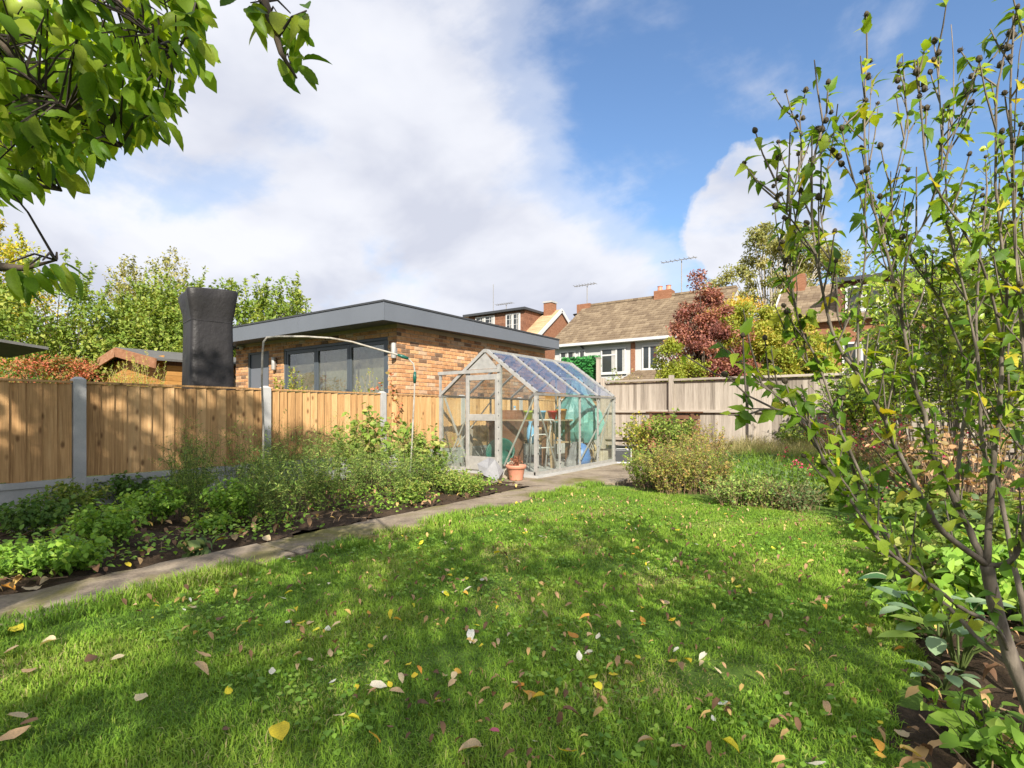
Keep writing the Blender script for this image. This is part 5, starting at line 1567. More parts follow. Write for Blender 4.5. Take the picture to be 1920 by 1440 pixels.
# ------------------------------------------------------------------ trees behind the camera that shade the lawn and fence
make_tree('garden_tree', 'leafy garden tree standing behind the viewpoint, shading the lawn', 'tree', (3.6, -3.4, 0), 51,
          [(0, 0, 4.3, 1.9, 1.9, 1.5), (-1.3, 0.7, 3.6, 1.6, 1.6, 1.2), (0.8, -1.0, 3.8, 1.7, 1.7, 1.3), (-2.0, 1.6, 3.0, 1.1, 1.1, 0.8), (-2.0, -0.8, 4.3, 1.4, 1.3, 0.8), (-1.0, -1.6, 4.7, 1.3, 1.3, 0.9)], 4900, 0.11, 'lf_left', 2.2, 0.15, 210, 0.36)
make_tree('garden_tree', 'tall garden tree behind the viewpoint on the left, shading the fence', 'tree', (-1.0, -3.6, 0), 52,
          [(0, 0, 5.7, 2.0, 2.0, 1.4), (-1.0, 0.6, 4.9, 1.5, 1.5, 1.0), (1.2, -0.4, 5.0, 1.5, 1.5, 1.1), (-1.6, -0.8, 5.8, 1.4, 1.4, 1.1)], 9500, 0.13, 'lf_left', 3.4, 0.16, 130, 0.30)

# ------------------------------------------------------------------ apple tree overhanging at the upper left
RGT = np.array([C35, S35, 0.0])
FWD = np.array([-S35, C35, 0.0])
UP = np.array([0, 0, 1.0])
ap = thing('apple_tree', 'apple tree whose leafy branches hang in at the upper left', 'tree', (-2.3, -0.9, 0))
ao = np.array(ap.location)
ra = np.random.default_rng(71)
rpy = random.Random(71)


def atn(px, py, t):
    return np.array(at(px, py, t))


MB().tube([(0, 0, -0.1), (0.02, 0.05, 0.7), (0.1, 0.1, 1.35), (0.2, 0.2, 1.75)], [0.13, 0.11, 0.10, 0.09], 10).build('trunk', M['bark'], ap, smooth=True)
crown_c = ao + np.array([0.2, 0.2, 1.75])
BR = [[(-260, -130, 1.7), (-60, 20, 1.25), (0, 75, 1.15), (60, 150, 1.1), (125, 205, 1.08)],
      [(-220, -220, 1.6), (150, -60, 1.25), (260, 40, 1.18), (330, 100, 1.12)],
      [(-170, 300, 1.6), (0, 340, 1.3), (60, 345, 1.22), (115, 358, 1.2)],
      [(-130, 190, 1.5), (50, 185, 1.25), (170, 235, 1.16), (225, 275, 1.12)],
      [(240, -330, 1.4), (440, -120, 1.12), (490, -10, 1.06), (515, 55, 1.04), (527, 100, 1.03), (556, 146, 1.01)],
      [(-160, 520, 1.5), (0, 500, 1.2), (45, 503, 1.15), (105, 488, 1.12)],
      [(60, -200, 1.4), (290, -50, 1.2), (370, 15, 1.13)]]
samples = []
for pl in BR:
    P = [atn(*q) for q in pl]
    pts = [crown_c + (P[0] - crown_c) * 0.0, crown_c + (P[0] - crown_c) * 0.5 + np.array([0, 0, 0.15])] + P
    rr = np.linspace(0.022, 0.002, len(pts))
    MB().tube([p - ao for p in pts], list(rr), 7).build('branch', M['bark'], ap, smooth=True)
    for a_, b_ in zip(P[1:-1], P[2:]):
        for f_ in np.linspace(0, 1, 6):
            samples.append(a_ + (b_ - a_) * f_)
samples = np.array(samples)
spurs = []
for _ in range(3000):
    if len(spurs) >= 290:
        break
    px, py = rpy.uniform(-60, 365), rpy.uniform(-40, 375)
    lim = 385 - 0.40 * px - (0.0011 * max(px - 150, 0) ** 2)
    if px > 0 and py > lim - 45:
        continue
    spurs.append(atn(px, py, rpy.uniform(0.98, 1.55)))
for (px, py) in ((470, 5), (520, 25), (545, 25), (575, 20), (532, 100), (545, 120), (548, 60), (20, 492), (50, 500), (80, 488), (108, 486), (280, 215), (270, 160)):
    spurs.append(atn(px, py, rpy.uniform(1.0, 1.1)))
lp, ld, ls = [], [], []
tw = MB()
for s in spurs:
    near = samples[np.argmin(np.linalg.norm(samples - s, axis=1))]
    tw.tube([near - ao, (near + s) / 2 - ao + np.array([0, 0, 0.015]), s - ao], [0.003, 0.0022, 0.0014], 4, False)
    small = s[2] > 0
    for q in range(rpy.choice((4, 5, 5, 6))):
        d = norm(RGT * rpy.gauss(0.25, 0.5) + FWD * rpy.gauss(0, 0.45) + UP * rpy.gauss(-0.7, 0.4))
        pet = rpy.uniform(0.008, 0.03)
        lp.append(s + d * pet + np.array([rpy.gauss(0, .006), rpy.gauss(0, .006), rpy.gauss(0, .006)]))
        ld.append(d)
        ls.append(rpy.uniform(0.030, 0.062))
o = tw.build('twigs', M['twig'], ap)
o['kind'] = 'stuff'
lp, ld, ls = np.array(lp), np.array(ld), np.array(ls)
nn_ = norm(np.array([0.2, -0.5, 0.8]) + rand_dirs(ra, len(lp)) * 0.7)
R_ = frames(ld, nn_)


def tmesh(name, tmpl, mat):
    me = bpy.data.meshes.new(name)
    me.from_pydata(tmpl[0].tolist(), [], tmpl[1].tolist())
    me.polygons.foreach_set('use_smooth', [True] * len(me.polygons))
    me.materials.append(mat)
    return me


am = [tmesh('leaf', T_APPLE, M['lf_apple']), tmesh('leaf', T_APPLE2, M['lf_apple'])]
dist = np.linalg.norm(lp - np.array([0, 0, CAMH]), axis=1)
order = np.argsort(dist)


def leaf_obj(me, parent, p, R, s, sx=1.0):
    o = bpy.data.objects.new('leaf', me)
    mt = Matrix(R.tolist()).to_4x4()
    mt = Matrix.Translation(Vector(p)) @ mt @ Matrix.Diagonal((s * sx, s, s, 1))
    o.matrix_basis = mt
    link(o, parent)


for i in order[:300]:
    leaf_obj(am[rpy.random() < 0.5], ap, lp[i] - ao, R_[i], ls[i], rpy.uniform(0.65, 1.05))
rest_i = order[300:]
# the rest of the crown, out of view overhead and behind
nm = 3600
cc = np.array([[0.0, -0.3, 2.7, 1.3, 1.2, 0.8], [-1.0, 0.5, 2.4, 1.0, 1.0, 0.7], [0.5, 0.6, 2.75, 0.95, 0.8, 0.5]])
bi = ra.choice(3, 50)
cen = cc[bi, :3] + rand_dirs(ra, 50) * ra.uniform(0.4, 1, 50)[:, None] * cc[bi, 3:]
A0 = np.repeat((crown_c - ao)[None], 50, 0)
V, F = stems_np(A0, (A0 + cen) / 2 + np.array([0, 0, 0.15]), cen, np.full(50, 0.02), np.full(50, 0.004), 4, 4)
np_obj('limbs', V, F, M['bark'], ap)
k = ra.choice(50, nm)
mp_ = cen[k] + rand_dirs(ra, nm) * (ra.uniform(0, 1, nm) ** 0.5)[:, None] * 0.32
V, F, rn = scatter(T_OVAL, np.concatenate([mp_, lp[rest_i] - ao]),
                   np.concatenate([frames(norm(rand_dirs(ra, nm) + np.array([0, 0, -0.6])), norm(np.array([0, 0, 1.0]) + rand_dirs(ra, nm) * 0.6)), R_[rest_i]]),
                   np.concatenate([ra.uniform(0.05, 0.095, nm), ls[rest_i]]), ra.uniform(0, 1, nm + len(rest_i)))
o = np_obj('crown', V, F, M['lf_apple_mass'], ap, rn)
o['kind'] = 'stuff'
for (px, py, t) in ((48, 22, 1.15), (15, 60, 1.3), (70, 45, 1.35)):
    p = atn(px, py, t) - ao
    MB().lathe([(0.0, -0.026), (0.012, -0.028), (0.028, -0.015), (0.032, 0.004), (0.026, 0.022), (0.010, 0.028), (0.0, 0.022)], 14, tuple(p)).build('apple', M['apple_fruit'], ap, smooth=True)

# ------------------------------------------------------------------ hibiscus shrub at the right
hb = thing('hibiscus_shrub', 'tall open hibiscus shrub with grey stems and dark seed pods at the right', 'shrub', tuple(at(1965, 1400, 1.48).xy) + (0.0,))
ho = np.array(hb.location)
rh = np.random.default_rng(81)
rhp = random.Random(81)
F_ = (1850, 1060, 1.50)
HS = [([(1960, 1395, 1.48), (1930, 1320, 1.49), (1895, 1230, 1.50), (1865, 1130, 1.50), F_], 0.030, 0.022, 0),
      ([F_, (1768, 997, 1.47), (1738, 948, 1.46), (1706, 888, 1.44), (1671, 820, 1.43), (1652, 777, 1.42), (1606, 700, 1.42), (1560, 620, 1.42), (1530, 480, 1.43), (1522, 390, 1.44), (1524, 310, 1.45), (1549, 212, 1.46)], 0.013, 0.003, 1),
      ([F_, (1820, 1000, 1.53), (1793, 942, 1.55), (1752, 856, 1.58), (1733, 780, 1.6), (1712, 715, 1.61), (1690, 600, 1.62), (1664, 480, 1.62), (1638, 390, 1.62), (1622, 280, 1.63), (1625, 112, 1.65)], 0.015, 0.003, 1),
      ([F_, (1858, 915, 1.5), (1866, 834, 1.49), (1875, 760, 1.48), (1880, 640, 1.47), (1887, 525, 1.46), (1870, 390, 1.45), (1868, 200, 1.45), (1885, 80, 1.45)], 0.014, 0.003, 1),
      ([F_, (1890, 1055, 1.47), (1918, 1010, 1.44), (1928, 900, 1.42), (1922, 700, 1.42), (1905, 480, 1.43), (1895, 250, 1.44), (1901, 20, 1.45)], 0.013, 0.003, 1),
      ([(1895, 1230, 1.50), (1867, 1177, 1.46), (1800, 1137, 1.42), (1738, 1091, 1.38), (1665, 1032, 1.34), (1630, 988, 1.32), (1590, 932, 1.31), (1562, 888, 1.30), (1535, 848, 1.30), (1503, 793, 1.30), (1470, 752, 1.31), (1420, 718, 1.32)], 0.010, 0.0025, 1),
      ([(1905, 1255, 1.50), (1840, 1205, 1.55), (1790, 1150, 1.6), (1743, 1107, 1.63), (1690, 1050, 1.66), (1640, 950, 1.7), (1604, 868, 1.72), (1570, 790, 1.73), (1535, 680, 1.74), (1503, 620, 1.74), (1484, 525, 1.74), (1482, 400, 1.74), (1500, 300, 1.74), (1502, 214, 1.74)], 0.011, 0.003, 1),
      ([(1793, 942, 1.55), (1800, 850, 1.62), (1815, 700, 1.68), (1801, 655, 1.7), (1760, 560, 1.7), (1711, 480, 1.7), (1671, 400, 1.7), (1700, 220, 1.7), (1684, 128, 1.7)], 0.009, 0.0025, 1),
      ([(1858, 915, 1.5), (1840, 820, 1.55), (1830, 650, 1.6), (1790, 480, 1.62), (1760, 340, 1.62), (1765, 230, 1.62), (1752, 84, 1.62)], 0.008, 0.0025, 1),
      ([(1880, 640, 1.47), (1850, 520, 1.42), (1800, 420, 1.38), (1740, 320, 1.36), (1722, 140, 1.36)], 0.006, 0.0025, 1),
      ([(1530, 480, 1.43), (1490, 420, 1.42), (1462, 380, 1.42), (1454, 342, 1.42)], 0.004, 0.002, 1),
      ([(1606, 700, 1.42), (1612, 560, 1.44), (1625, 430, 1.46), (1600, 340, 1.48), (1545, 270, 1.5)], 0.005, 0.002, 1),
      ([(1690, 600, 1.62), (1700, 480, 1.58), (1740, 400, 1.55), (1790, 250, 1.52), (1830, 130, 1.5)], 0.005, 0.002, 1),
      ([(1503, 620, 1.74), (1475, 520, 1.7), (1462, 460, 1.68)], 0.0035, 0.002, 1),
      ([(1535, 848, 1.30), (1510, 790, 1.27), (1470, 770, 1.25), (1400, 765, 1.24)], 0.004, 0.002, 2),
      ([(1960, 1330, 1.7), (1910, 1100, 1.75), (1880, 950, 1.8), (1850, 800, 1.82), (1830, 600, 1.85), (1850, 350, 1.86)], 0.016, 0.004, 1)]


def smooth_poly(P, n=4):
    P = [np.array(p) for p in P]
    out = []
    for i in range(len(P) - 1):
        p0, p1, p2, p3 = P[max(i - 1, 0)], P[i], P[i + 1], P[min(i + 2, len(P) - 1)]
        for t in np.linspace(0, 1, n, endpoint=False):
            out.append(0.5 * ((2 * p1) + (p2 - p0) * t + (2 * p0 - 5 * p1 + 4 * p2 - p3) * t * t + (3 * p1 - p0 - 3 * p2 + p3) * t ** 3))
    out.append(P[-1])
    return out


extra = []
for (pl, r0_, r1_, kind) in HS:
    if kind == 1 and len(pl) > 6:
        for rep_ in range(1):
            dx, dy, dt = rhp.uniform(-5, 70), rhp.uniform(-40, 70), rhp.uniform(-0.12, 0.3)
            i0 = rhp.choice((2, 3, 4))
            q = [pl[i0]]
            for j, (x_, y_, t_) in enumerate(pl[i0 + 1:]):
                f_ = (j + 1) / (len(pl) - i0 - 1)
                q.append((x_ + dx * f_ + rhp.uniform(-8, 8), y_ + dy * f_, t_ + dt * f_))
            extra.append((q, 0.005, 0.0018, 3))
HS += extra
hl_p, hl_d, hl_s, pods = [], [], [], []
twg = MB()
for (pl, ra0, ra1, kind) in HS:
    P = smooth_poly([atn(*q) for q in pl])
    rr = [0.7 * (ra0 + (ra1 - ra0) * (i / (len(P) - 1)) ** 0.6) * (1.1 if i % 4 == 0 else 1.0) for i in range(len(P))]
    P = [p + np.array([rhp.gauss(0, .0011), rhp.gauss(0, .0011), rhp.gauss(0, .0011)]) for p in P]
    MB().tube([p - ho for p in P], rr, 8).build('stem', M['hib_bark'], hb, smooth=True)
    if not kind:
        continue
    L = len(P)
    for i in range(3, L):
        f_ = i / L
        tng = norm(P[i] - P[i - 1])
        # buds, leaves straight off the stem
        for _q in range(rhp.choice((0, 1, 1, 1, 2)) if f_ < 0.7 else rhp.choice((0, 0, 0, 1))):
            side = norm(rand_dirs(rh, 1)[0])
            hl_p.append(P[i])
            hl_d.append(norm(tng * 0.3 + side * 0.8 + UP * -0.15))
            hl_s.append(rhp.uniform(0.026, 0.056))
        # side twigs
        if rhp.random() < (0.56 if f_ > 0.3 else 0.4):
            d = norm(tng * 0.8 + rand_dirs(rh, 1)[0] * 0.75 + UP * 0.35)
            ln = rhp.uniform(0.06, 0.2)
            q = [P[i], P[i] + d * ln * 0.5 + UP * 0.01, P[i] + norm(d + UP * 0.3) * ln]
            twg.tube([x - ho for x in q], [0.0028, 0.0022, 0.0016], 5)
            for j in range(rhp.choice((3, 4, 4, 5))):
                t = rhp.uniform(0.3, 1)
                hl_p.append(q[0] + (q[2] - q[0]) * t)
                hl_d.append(norm(rand_dirs(rh, 1)[0] * 0.9 + d * 0.4 + UP * -0.2))
                hl_s.append(rhp.uniform(0.024, 0.054))
            if f_ > 0.5 and rhp.random() < (0.6 if kind != 3 else 0.35):
                pods.append((q[2], d))
    tip = norm(P[-1] - P[-2])
    if pl[-1][1] < 500 and kind != 3:
        for j in range(4):
            pods.append((P[-1] - tip * 0.022 * j + rand_dirs(rh, 1)[0] * 0.012, tip))
o = twg.build('twigs', M['hib_bark'], hb)
o['kind'] = 'stuff'
podm = MB().lathe([(0.0, -0.009), (0.005, -0.009), (0.009, -0.003), (0.009, 0.004), (0.005, 0.010), (0.0, 0.013)], 8)
for k in range(5):
    an = k * 1.2566
    podm.poly([(0.006 * math.cos(an - .5), 0.006 * math.sin(an - .5), -0.009), (0.006 * math.cos(an + .5), 0.006 * math.sin(an + .5), -0.009), (0.017 * math.cos(an), 0.017 * math.sin(an), -0.001)], [(0, 1, 2)])
podme = podm.mesh('seed_pod', M['pod'])
for (p, d) in pods:
    o = inst('seed_pod', podme, hb, Vector(p - ho), Vector(d).to_track_quat('Z', 'Y').to_euler())
    s = rhp.uniform(0.55, 0.95)
    o.scale = (s, s, s)
hl_p, hl_d, hl_s = np.array(hl_p), np.array(hl_d), np.array(hl_s)
Rh = frames(hl_d, norm(np.array([0.3, -0.5, 0.9]) + rand_dirs(rh, len(hl_p)) * 0.6))
hm = [tmesh('leaf', T_HIB, M['lf_hib']), tmesh('leaf', T_HIB2, M['lf_hib'])]
order = np.argsort(-hl_s)
for i in order[:300]:
    leaf_obj(hm[rhp.random() < 0.4], hb, hl_p[i] - ho, Rh[i], hl_s[i], rhp.uniform(0.8, 1.15))
ri = order[300:]
if len(ri):
    V, F, rn = scatter(T_HIB2, hl_p[ri] - ho, Rh[ri], hl_s[ri], rh.uniform(0, 1, len(ri)))
    o = np_obj('small_leaves', V, F, M['lf_hib_mass'], hb, rn)
    o['kind'] = 'stuff'

# ------------------------------------------------------------------ right bed
def g(px, py):
    p = at(px, py, Z=0.0)
    return (p.x, p.y, 0.0)


def gt(px, t):
    p = at(px, 774, t)
    return (p.x, p.y, 0.0)


bush('evergreen_shrub', 'tall glossy yellow-green shrub behind the hibiscus, leftmost of three', 'shrub', gt(1735, 7.4), 101, 24, 3.6, 0.95, 5600, 0.085, 'lf_rhodo', 'hib_bark', T_OVAL, 0.3, 0.3, 0.010, sub=9, out=0.65)
bush('evergreen_shrub', 'tall glossy yellow-green shrub directly behind the upper hibiscus stems', 'shrub', gt(1815, 5.6), 102, 22, 3.4, 0.8, 5600, 0.075, 'lf_rhodo', 'hib_bark', T_OVAL, 0.3, 0.3, 0.009, sub=9, out=0.65)
bush('evergreen_shrub', 'tall glossy shrub cut by the right edge behind the hibiscus', 'shrub', gt(1930, 4.4), 103, 20, 3.0, 0.75, 5600, 0.07, 'lf_rhodo', 'hib_bark', T_OVAL, 0.3, 0.25, 0.008, sub=9, out=0.65)
bush('evergreen_shrub', 'lower glossy green shrub in front of the right part of back fence', 'shrub', gt(1640, 10.2), 104, 60, 2.2, 1.0, 3800, 0.09, 'lf_rhodo', 'twig', T_OVAL, 0.3, 0.3, 0.010, sub=3)
bush('hydrangea', 'brown dried hydrangea with magenta flower heads before the fence', 'shrub', gt(1600, 7.4), 105, 60, 1.05, 0.7, 1000, 0.055, 'lf_hyd', 'stem_dry', T_OVAL, 0.25, 0.25, 0.006, flower=('fl_pink', 3, 0.025))
bush('hydrangea', 'brown dried hydrangea stems in the middle of the right bed', 'shrub', gt(1720, 5.4), 106, 80, 1.0, 0.7, 1000, 0.055, 'lf_hyd', 'stem_dry', T_OVAL, 0.25, 0.25, 0.006, flower=('fl_pink', 2, 0.025))
bush('hydrangea', 'brown dried hydrangea stems behind the hibiscus trunk', 'shrub', gt(1830, 3.9), 107, 70, 0.95, 0.6, 900, 0.05, 'lf_hyd', 'stem_dry', T_OVAL, 0.22, 0.2, 0.005)
for i, (px, py, h, sp, m_, lb) in enumerate((
        (1660, 985, 0.42, 0.30, 'lf_blue', 'grey-green leafy plant at the lawn corner below the hydrangeas'),
        (1705, 1010, 0.40, 0.30, 'lf_left', 'green leafy plant behind the hosta in the right bed'),
        (1760, 1020, 0.46, 0.32, 'lf_left', 'green leafy plant below the hibiscus fork'),
        (1830, 1060, 0.46, 0.32, 'lf_blue', 'grey-green leafy plant beside the hibiscus trunk'),
        (1890, 1080, 0.50, 0.32, 'lf_left', 'green leafy plant behind the hibiscus trunk'),
        (1610, 940, 0.36, 0.28, 'lf_left', 'green leafy plant with pink spikes at the lawn corner'),
        (1930, 1180, 0.42, 0.30, 'lf_herb', 'bright green leafy plant at right edge below the hibiscus fork'))):
    bush('leafy_plant', lb, 'plant', g(px, py), 120 + i, 34, h, sp, 420, 0.07, m_, 'stem_green', T_OVAL, 0.1, 0.25, 0.003, out=0.7, flower=('fl_pink', 2, 0.02) if i in (0, 5) else None)
for i, (px, py, n_) in enumerate(((1540, 925, 12), (1495, 935, 10), (1570, 905, 12), (1480, 900, 8))):
    bush('pink_flower', ['magenta flower spikes at the far lawn corner, right of centre', 'magenta flower spikes at the far lawn corner, short clump', 'magenta flower spikes beside the dried hydrangea', 'thin magenta flower spikes among the long grass'][i],
         'flower', g(px, py), 140 + i, n_, 0.50, 0.16, 110, 0.06, 'lf_herb', 'stem_green', T_NARROW, 0.08, flower=('fl_pink', 5, 0.022))
# hosta with variegated leaves, each leaf a part
def hostamat():
    m, nt, b = mk('hosta_leaf', 0.45, 0.35)
    tcn = nt.nodes.new('ShaderNodeTexCoord')
    sp = node(nt, 'ShaderNodeSeparateXYZ', {0: tcn.outputs['Object']})
    ax = math_n(nt, 'ABSOLUTE', sp.outputs[0])
    edge = math_n(nt, 'ADD', math_n(nt, 'MULTIPLY', ax, 2.6), math_n(nt, 'MULTIPLY', math_n(nt, 'ABSOLUTE', math_n(nt, 'SUBTRACT', sp.outputs[1], 0.45)), 0.9))
    nz_ = noise(nt, tcn.outputs['Object'], 9.0, 4, 0.6)
    f = math_n(nt, 'ADD', edge, math_n(nt, 'MULTIPLY', nz_, 0.25))
    nt.links.new(ramp(nt, f, [(0.90, (0.06, 0.15, 0.045)), (1.02, (0.16, 0.27, 0.09)), (1.12, (0.40, 0.45, 0.25))]), b.inputs['Base Color'])
    return m


M['hosta'] = hostamat()
hstm = tmesh('leaf', T_HOSTA, M['hosta'])


def leaf_rosette(name, label, loc, seed, n_, size, h, me, rad=0.12):
    root = thing(name, label, 'plant', loc)
    r_ = random.Random(seed)
    st_ = MB()
    for i in range(n_):
        an = 6.283 * i / n_ + r_.uniform(-0.3, 0.3)
        el = r_.uniform(0.15, 0.75)
        o_ = np.array([math.cos(an), math.sin(an), 0])
        p = o_ * rad * r_.uniform(0.5, 1.2) + UP * h * r_.uniform(0.5, 1.1)
        st_.tube([(0, 0, -0.01), tuple(o_ * rad * 0.3 + UP * h * 0.4), tuple(p)], [0.005, 0.004, 0.003], 5)
        d = norm(o_ * 1.0 + UP * (el - 0.35))
        leaf_obj(me, root, p, frames(d[None], (UP - o_ * el * 0.3)[None])[0], size * r_.uniform(0.7, 1.15), r_.uniform(0.85, 1.15))
    st_.build('stems', M['stem_green'], root)
    return root


leaf_rosette('hosta', 'hosta with cream-edged leaves at the lawn edge below the hibiscus', g(1715, 1135), 3, 10, 0.14, 0.11, hstm)
M['lf_peony'] = leafmat('leaf_peony', [(0.07, 0.13, 0.02), (0.13, 0.22, 0.03), (0.22, 0.30, 0.06)], 0.3, objrnd=True)
M['lf_grey'] = leafmat('leaf_greygreen', [(0.12, 0.19, 0.10), (0.20, 0.29, 0.16), (0.28, 0.36, 0.20)], 0.3, objrnd=True)
pem, grm = tmesh('leaf', T_APPLE, M['lf_peony']), tmesh('leaf', T_APPLE, M['lf_grey'])
leaf_rosette('peony', 'broad oval-leaved plant at the foot of the hibiscus trunk', g(1800, 1260), 5, 16, 0.12, 0.20, pem)
leaf_rosette('peony', 'broad oval-leaved plant between lawn edge and hibiscus branches', g(1760, 1230), 6, 14, 0.11, 0.22, grm)
leaf_rosette('seedling', 'small oval-leaved seedling on bare soil in the bottom right', g(1860, 1350), 7, 7, 0.07, 0.06, pem, 0.06)
leaf_rosette('seedling', 'small grey-leaved seedling at the lawn edge beneath the peonies', g(1770, 1290), 8, 8, 0.07, 0.06, grm, 0.07)

for i, (px, py, h, sp, m_, n_, lb) in enumerate((
        (1725, 1175, 0.22, 0.20, 'lf_herb', 260, 'low bright plant spilling over the lawn edge by the hosta'),
        (1690, 1065, 0.30, 0.22, 'lf_cane', 300, 'yellow-green plant at the lawn edge above the hosta'),
        (1775, 1120, 0.40, 0.26, 'lf_cane', 420, 'yellow-green bushy plant between hosta and hibiscus trunk'),
        (1850, 1150, 0.42, 0.26, 'lf_herb', 420, 'bright bushy plant right behind the hibiscus trunk base'),
        (1860, 1420, 0.16, 0.16, 'lf_herb', 130, 'small leafy plant in the bottom right corner'),
        (1640, 1015, 0.26, 0.20, 'lf_herb', 300, 'low bright plant at the lawn edge under the yellow leaves'),
        (1560, 950, 0.28, 0.22, 'lf_left', 320, 'low green plant under the magenta flower spikes'))):
    bush('leafy_plant', lb, 'plant', g(px, py), 420 + i, 30, h, sp, n_, 0.062, m_, 'stem_green', T_OVAL, 0.08, 0.2, 0.0028, out=0.7)

# ------------------------------------------------------------------ far bed
for i, (px, py, h, sp, n_, m_, lb) in enumerate((
        (1215, 915, 0.55, 0.36, 2600, 'lf_cane', 'yellow-green spirea mound nearest the path'),
        (1265, 925, 0.60, 0.40, 3200, 'lf_spirea', 'largest yellow-green spirea mound at the front of the far bed'),
        (1320, 925, 0.60, 0.36, 2400, 'lf_spirea', 'olive spirea mound next to the long grass'),
        (1285, 895, 0.70, 0.42, 2400, 'lf_spirea', 'taller russet-tinged spirea behind the mounds'),
        (1375, 948, 0.32, 0.30, 1500, 'lf_aster', 'low dull green mound at the front of far bed'),
        (1430, 950, 0.34, 0.34, 1700, 'lf_aster', 'low brownish green mound below the long grass'),
        (1490, 955, 0.30, 0.30, 1300, 'lf_blue', 'low blue-green mound near the pink flowers'))):
    bush('spirea_mound' if i < 4 else 'low_mound', lb, 'shrub' if i < 4 else 'plant', g(px, py), 160 + i, 90, h, sp, n_, 0.035, m_, 'stem_dry', T_DIAMOND, 0.2, 0.12, 0.0025, sub=3, hvar=0.4)
bush('rose_bush', 'leafy green rose bush in front of the brown compost bin', 'shrub', gt(1255, 9.4), 170, 45, 1.05, 0.5, 2200, 0.06, 'lf_left', 'twig', T_OVAL, 0.25, sub=3)
bush('rose_bush', 'sparse yellow-green bush between greenhouse and rose bush', 'shrub', gt(1195, 9.9), 171, 34, 0.95, 0.42, 1000, 0.06, 'lf_lime', 'twig', T_OVAL, 0.22, sub=2)
bush('dry_shrub', 'orange-brown dried shrub right of the compost bin', 'shrub', gt(1325, 9.0), 172, 60, 0.80, 0.45, 1600, 0.04, 'lf_spirea', 'stem_dry', T_DIAMOND, 0.25, sub=2, rb=(0.4, 1))
bush('leafy_shrub', 'low bright leafy shrub against the back fence right of centre', 'shrub', gt(1500, 11.0), 173, 40, 0.85, 0.6, 1300, 0.08, 'lf_left', 'twig', T_OVAL, 0.25)


def blades(name, label, cat, x0, x1, y0, y1, n, h, hv, mat, seed, w=0.004, mask=None, kind='stuff', lean=0.5, tone=(0, 1)):
    r = np.random.default_rng(seed)
    x, y = r.uniform(x0, x1, n), r.uniform(y0, y1, n)
    if mask is not None:
        k = mask(x, y, r)
        x, y = x[k], y[k]
    n = len(x)
    patch = 0.5 + 0.25 * np.sin(x * 5.1 + np.sin(y * 3.3) * 2) + 0.25 * np.sin(y * 4.3 + np.sin(x * 6.1 + 1) * 2)
    fine = 0.5 + 0.5 * np.sin(x * 23 + np.sin(y * 17) * 3) * np.sin(y * 21 + np.sin(x * 19) * 3)
    worn = np.clip((np.sin(x * 2.9 + 1.7 + np.sin(y * 2.1) * 1.8) * np.sin(y * 3.4 + np.sin(x * 3.7) * 1.5) - 0.45) * 2.5, 0, 1)
    hh = h * (1 - hv + hv * r.uniform(0, 1, n)) * (0.7 + 0.35 * patch + 0.25 * fine) * (1 - 0.35 * worn)
    an = r.uniform(0, 6.283, n)
    ln = lean * r.uniform(0.2, 1.0, n) ** 1.0
    d = np.stack([np.cos(an), np.sin(an), np.zeros(n)], -1)
    s = np.stack([-np.sin(an + r.normal(0, 0.6, n)), np.cos(an), np.zeros(n)], -1)
    b = np.stack([x, y, np.full(n, -0.004)], -1)
    ww = (w * r.uniform(0.6, 1.3, n))[:, None]
    up = np.array([0, 0, 1.0])
    mid = b + up * (hh * 0.6)[:, None] + d * (hh * ln * 0.35)[:, None]
    tip = b + up * (hh * np.sqrt(np.maximum(1 - (ln * 0.85) ** 2, 0.1)))[:, None] + d * (hh * ln * 1.1)[:, None]
    V = np.stack([b - s * ww * 0.5, b + s * ww * 0.5, mid - s * ww * 0.45, mid + s * ww * 0.45, tip], 1)
    i = (np.arange(n) * 5)[:, None, None]
    F = np.array([[0, 1, 3], [0, 3, 2], [2, 3, 4]])[None] + i
    rn = np.clip(tone[0] + (tone[1] - tone[0]) * (0.12 + 0.5 * r.beta(2, 2.2, n) + 0.46 * (patch - 0.5) + (r.uniform(0, 1, n) > 0.95 - 0.25 * np.clip(fine * patch - 0.5, 0, 1) - 0.3 * worn) * 0.5), 0, 1)
    o = np_obj(name, V.reshape(-1, 3), F.reshape(-1, 3), M[mat], None, np.repeat(rn, 5))
    tag(o, label, cat, None, kind)
    return o


blades('long_grass', 'overgrown long green grass in the far bed', 'grass', -1.9, 0.3, 6.5, 10.5, 15000, 0.40, 0.6, 'grass', 201, 0.007, lean=0.8, tone=(0.0, 0.75))
blades('dry_grass', 'pale dry grass stalks before the back fence', 'grass', -2.6, 0.3, 9.3, 12.6, 9000, 0.55, 0.5, 'drygrass', 202, 0.006, lean=0.7)
r = np.random.default_rng(203)
n = 7000
pos = np.stack([r.uniform(-2.4, 0.2, n), r.uniform(6.3, 9.5, n), r.uniform(0.03, 0.30, n)], -1)
V, F, rn = scatter(T_DIAMOND, pos, frames(rand_dirs(r, n), norm(UP + rand_dirs(r, n) * 0.6)), r.uniform(0.03, 0.06, n), r.uniform(0, 1, n))
tag(np_obj('ground_cover', V, F, M['lf_blue'], None, rn), 'blue-green weeds spreading among the long grass', 'weeds', None, 'stuff')

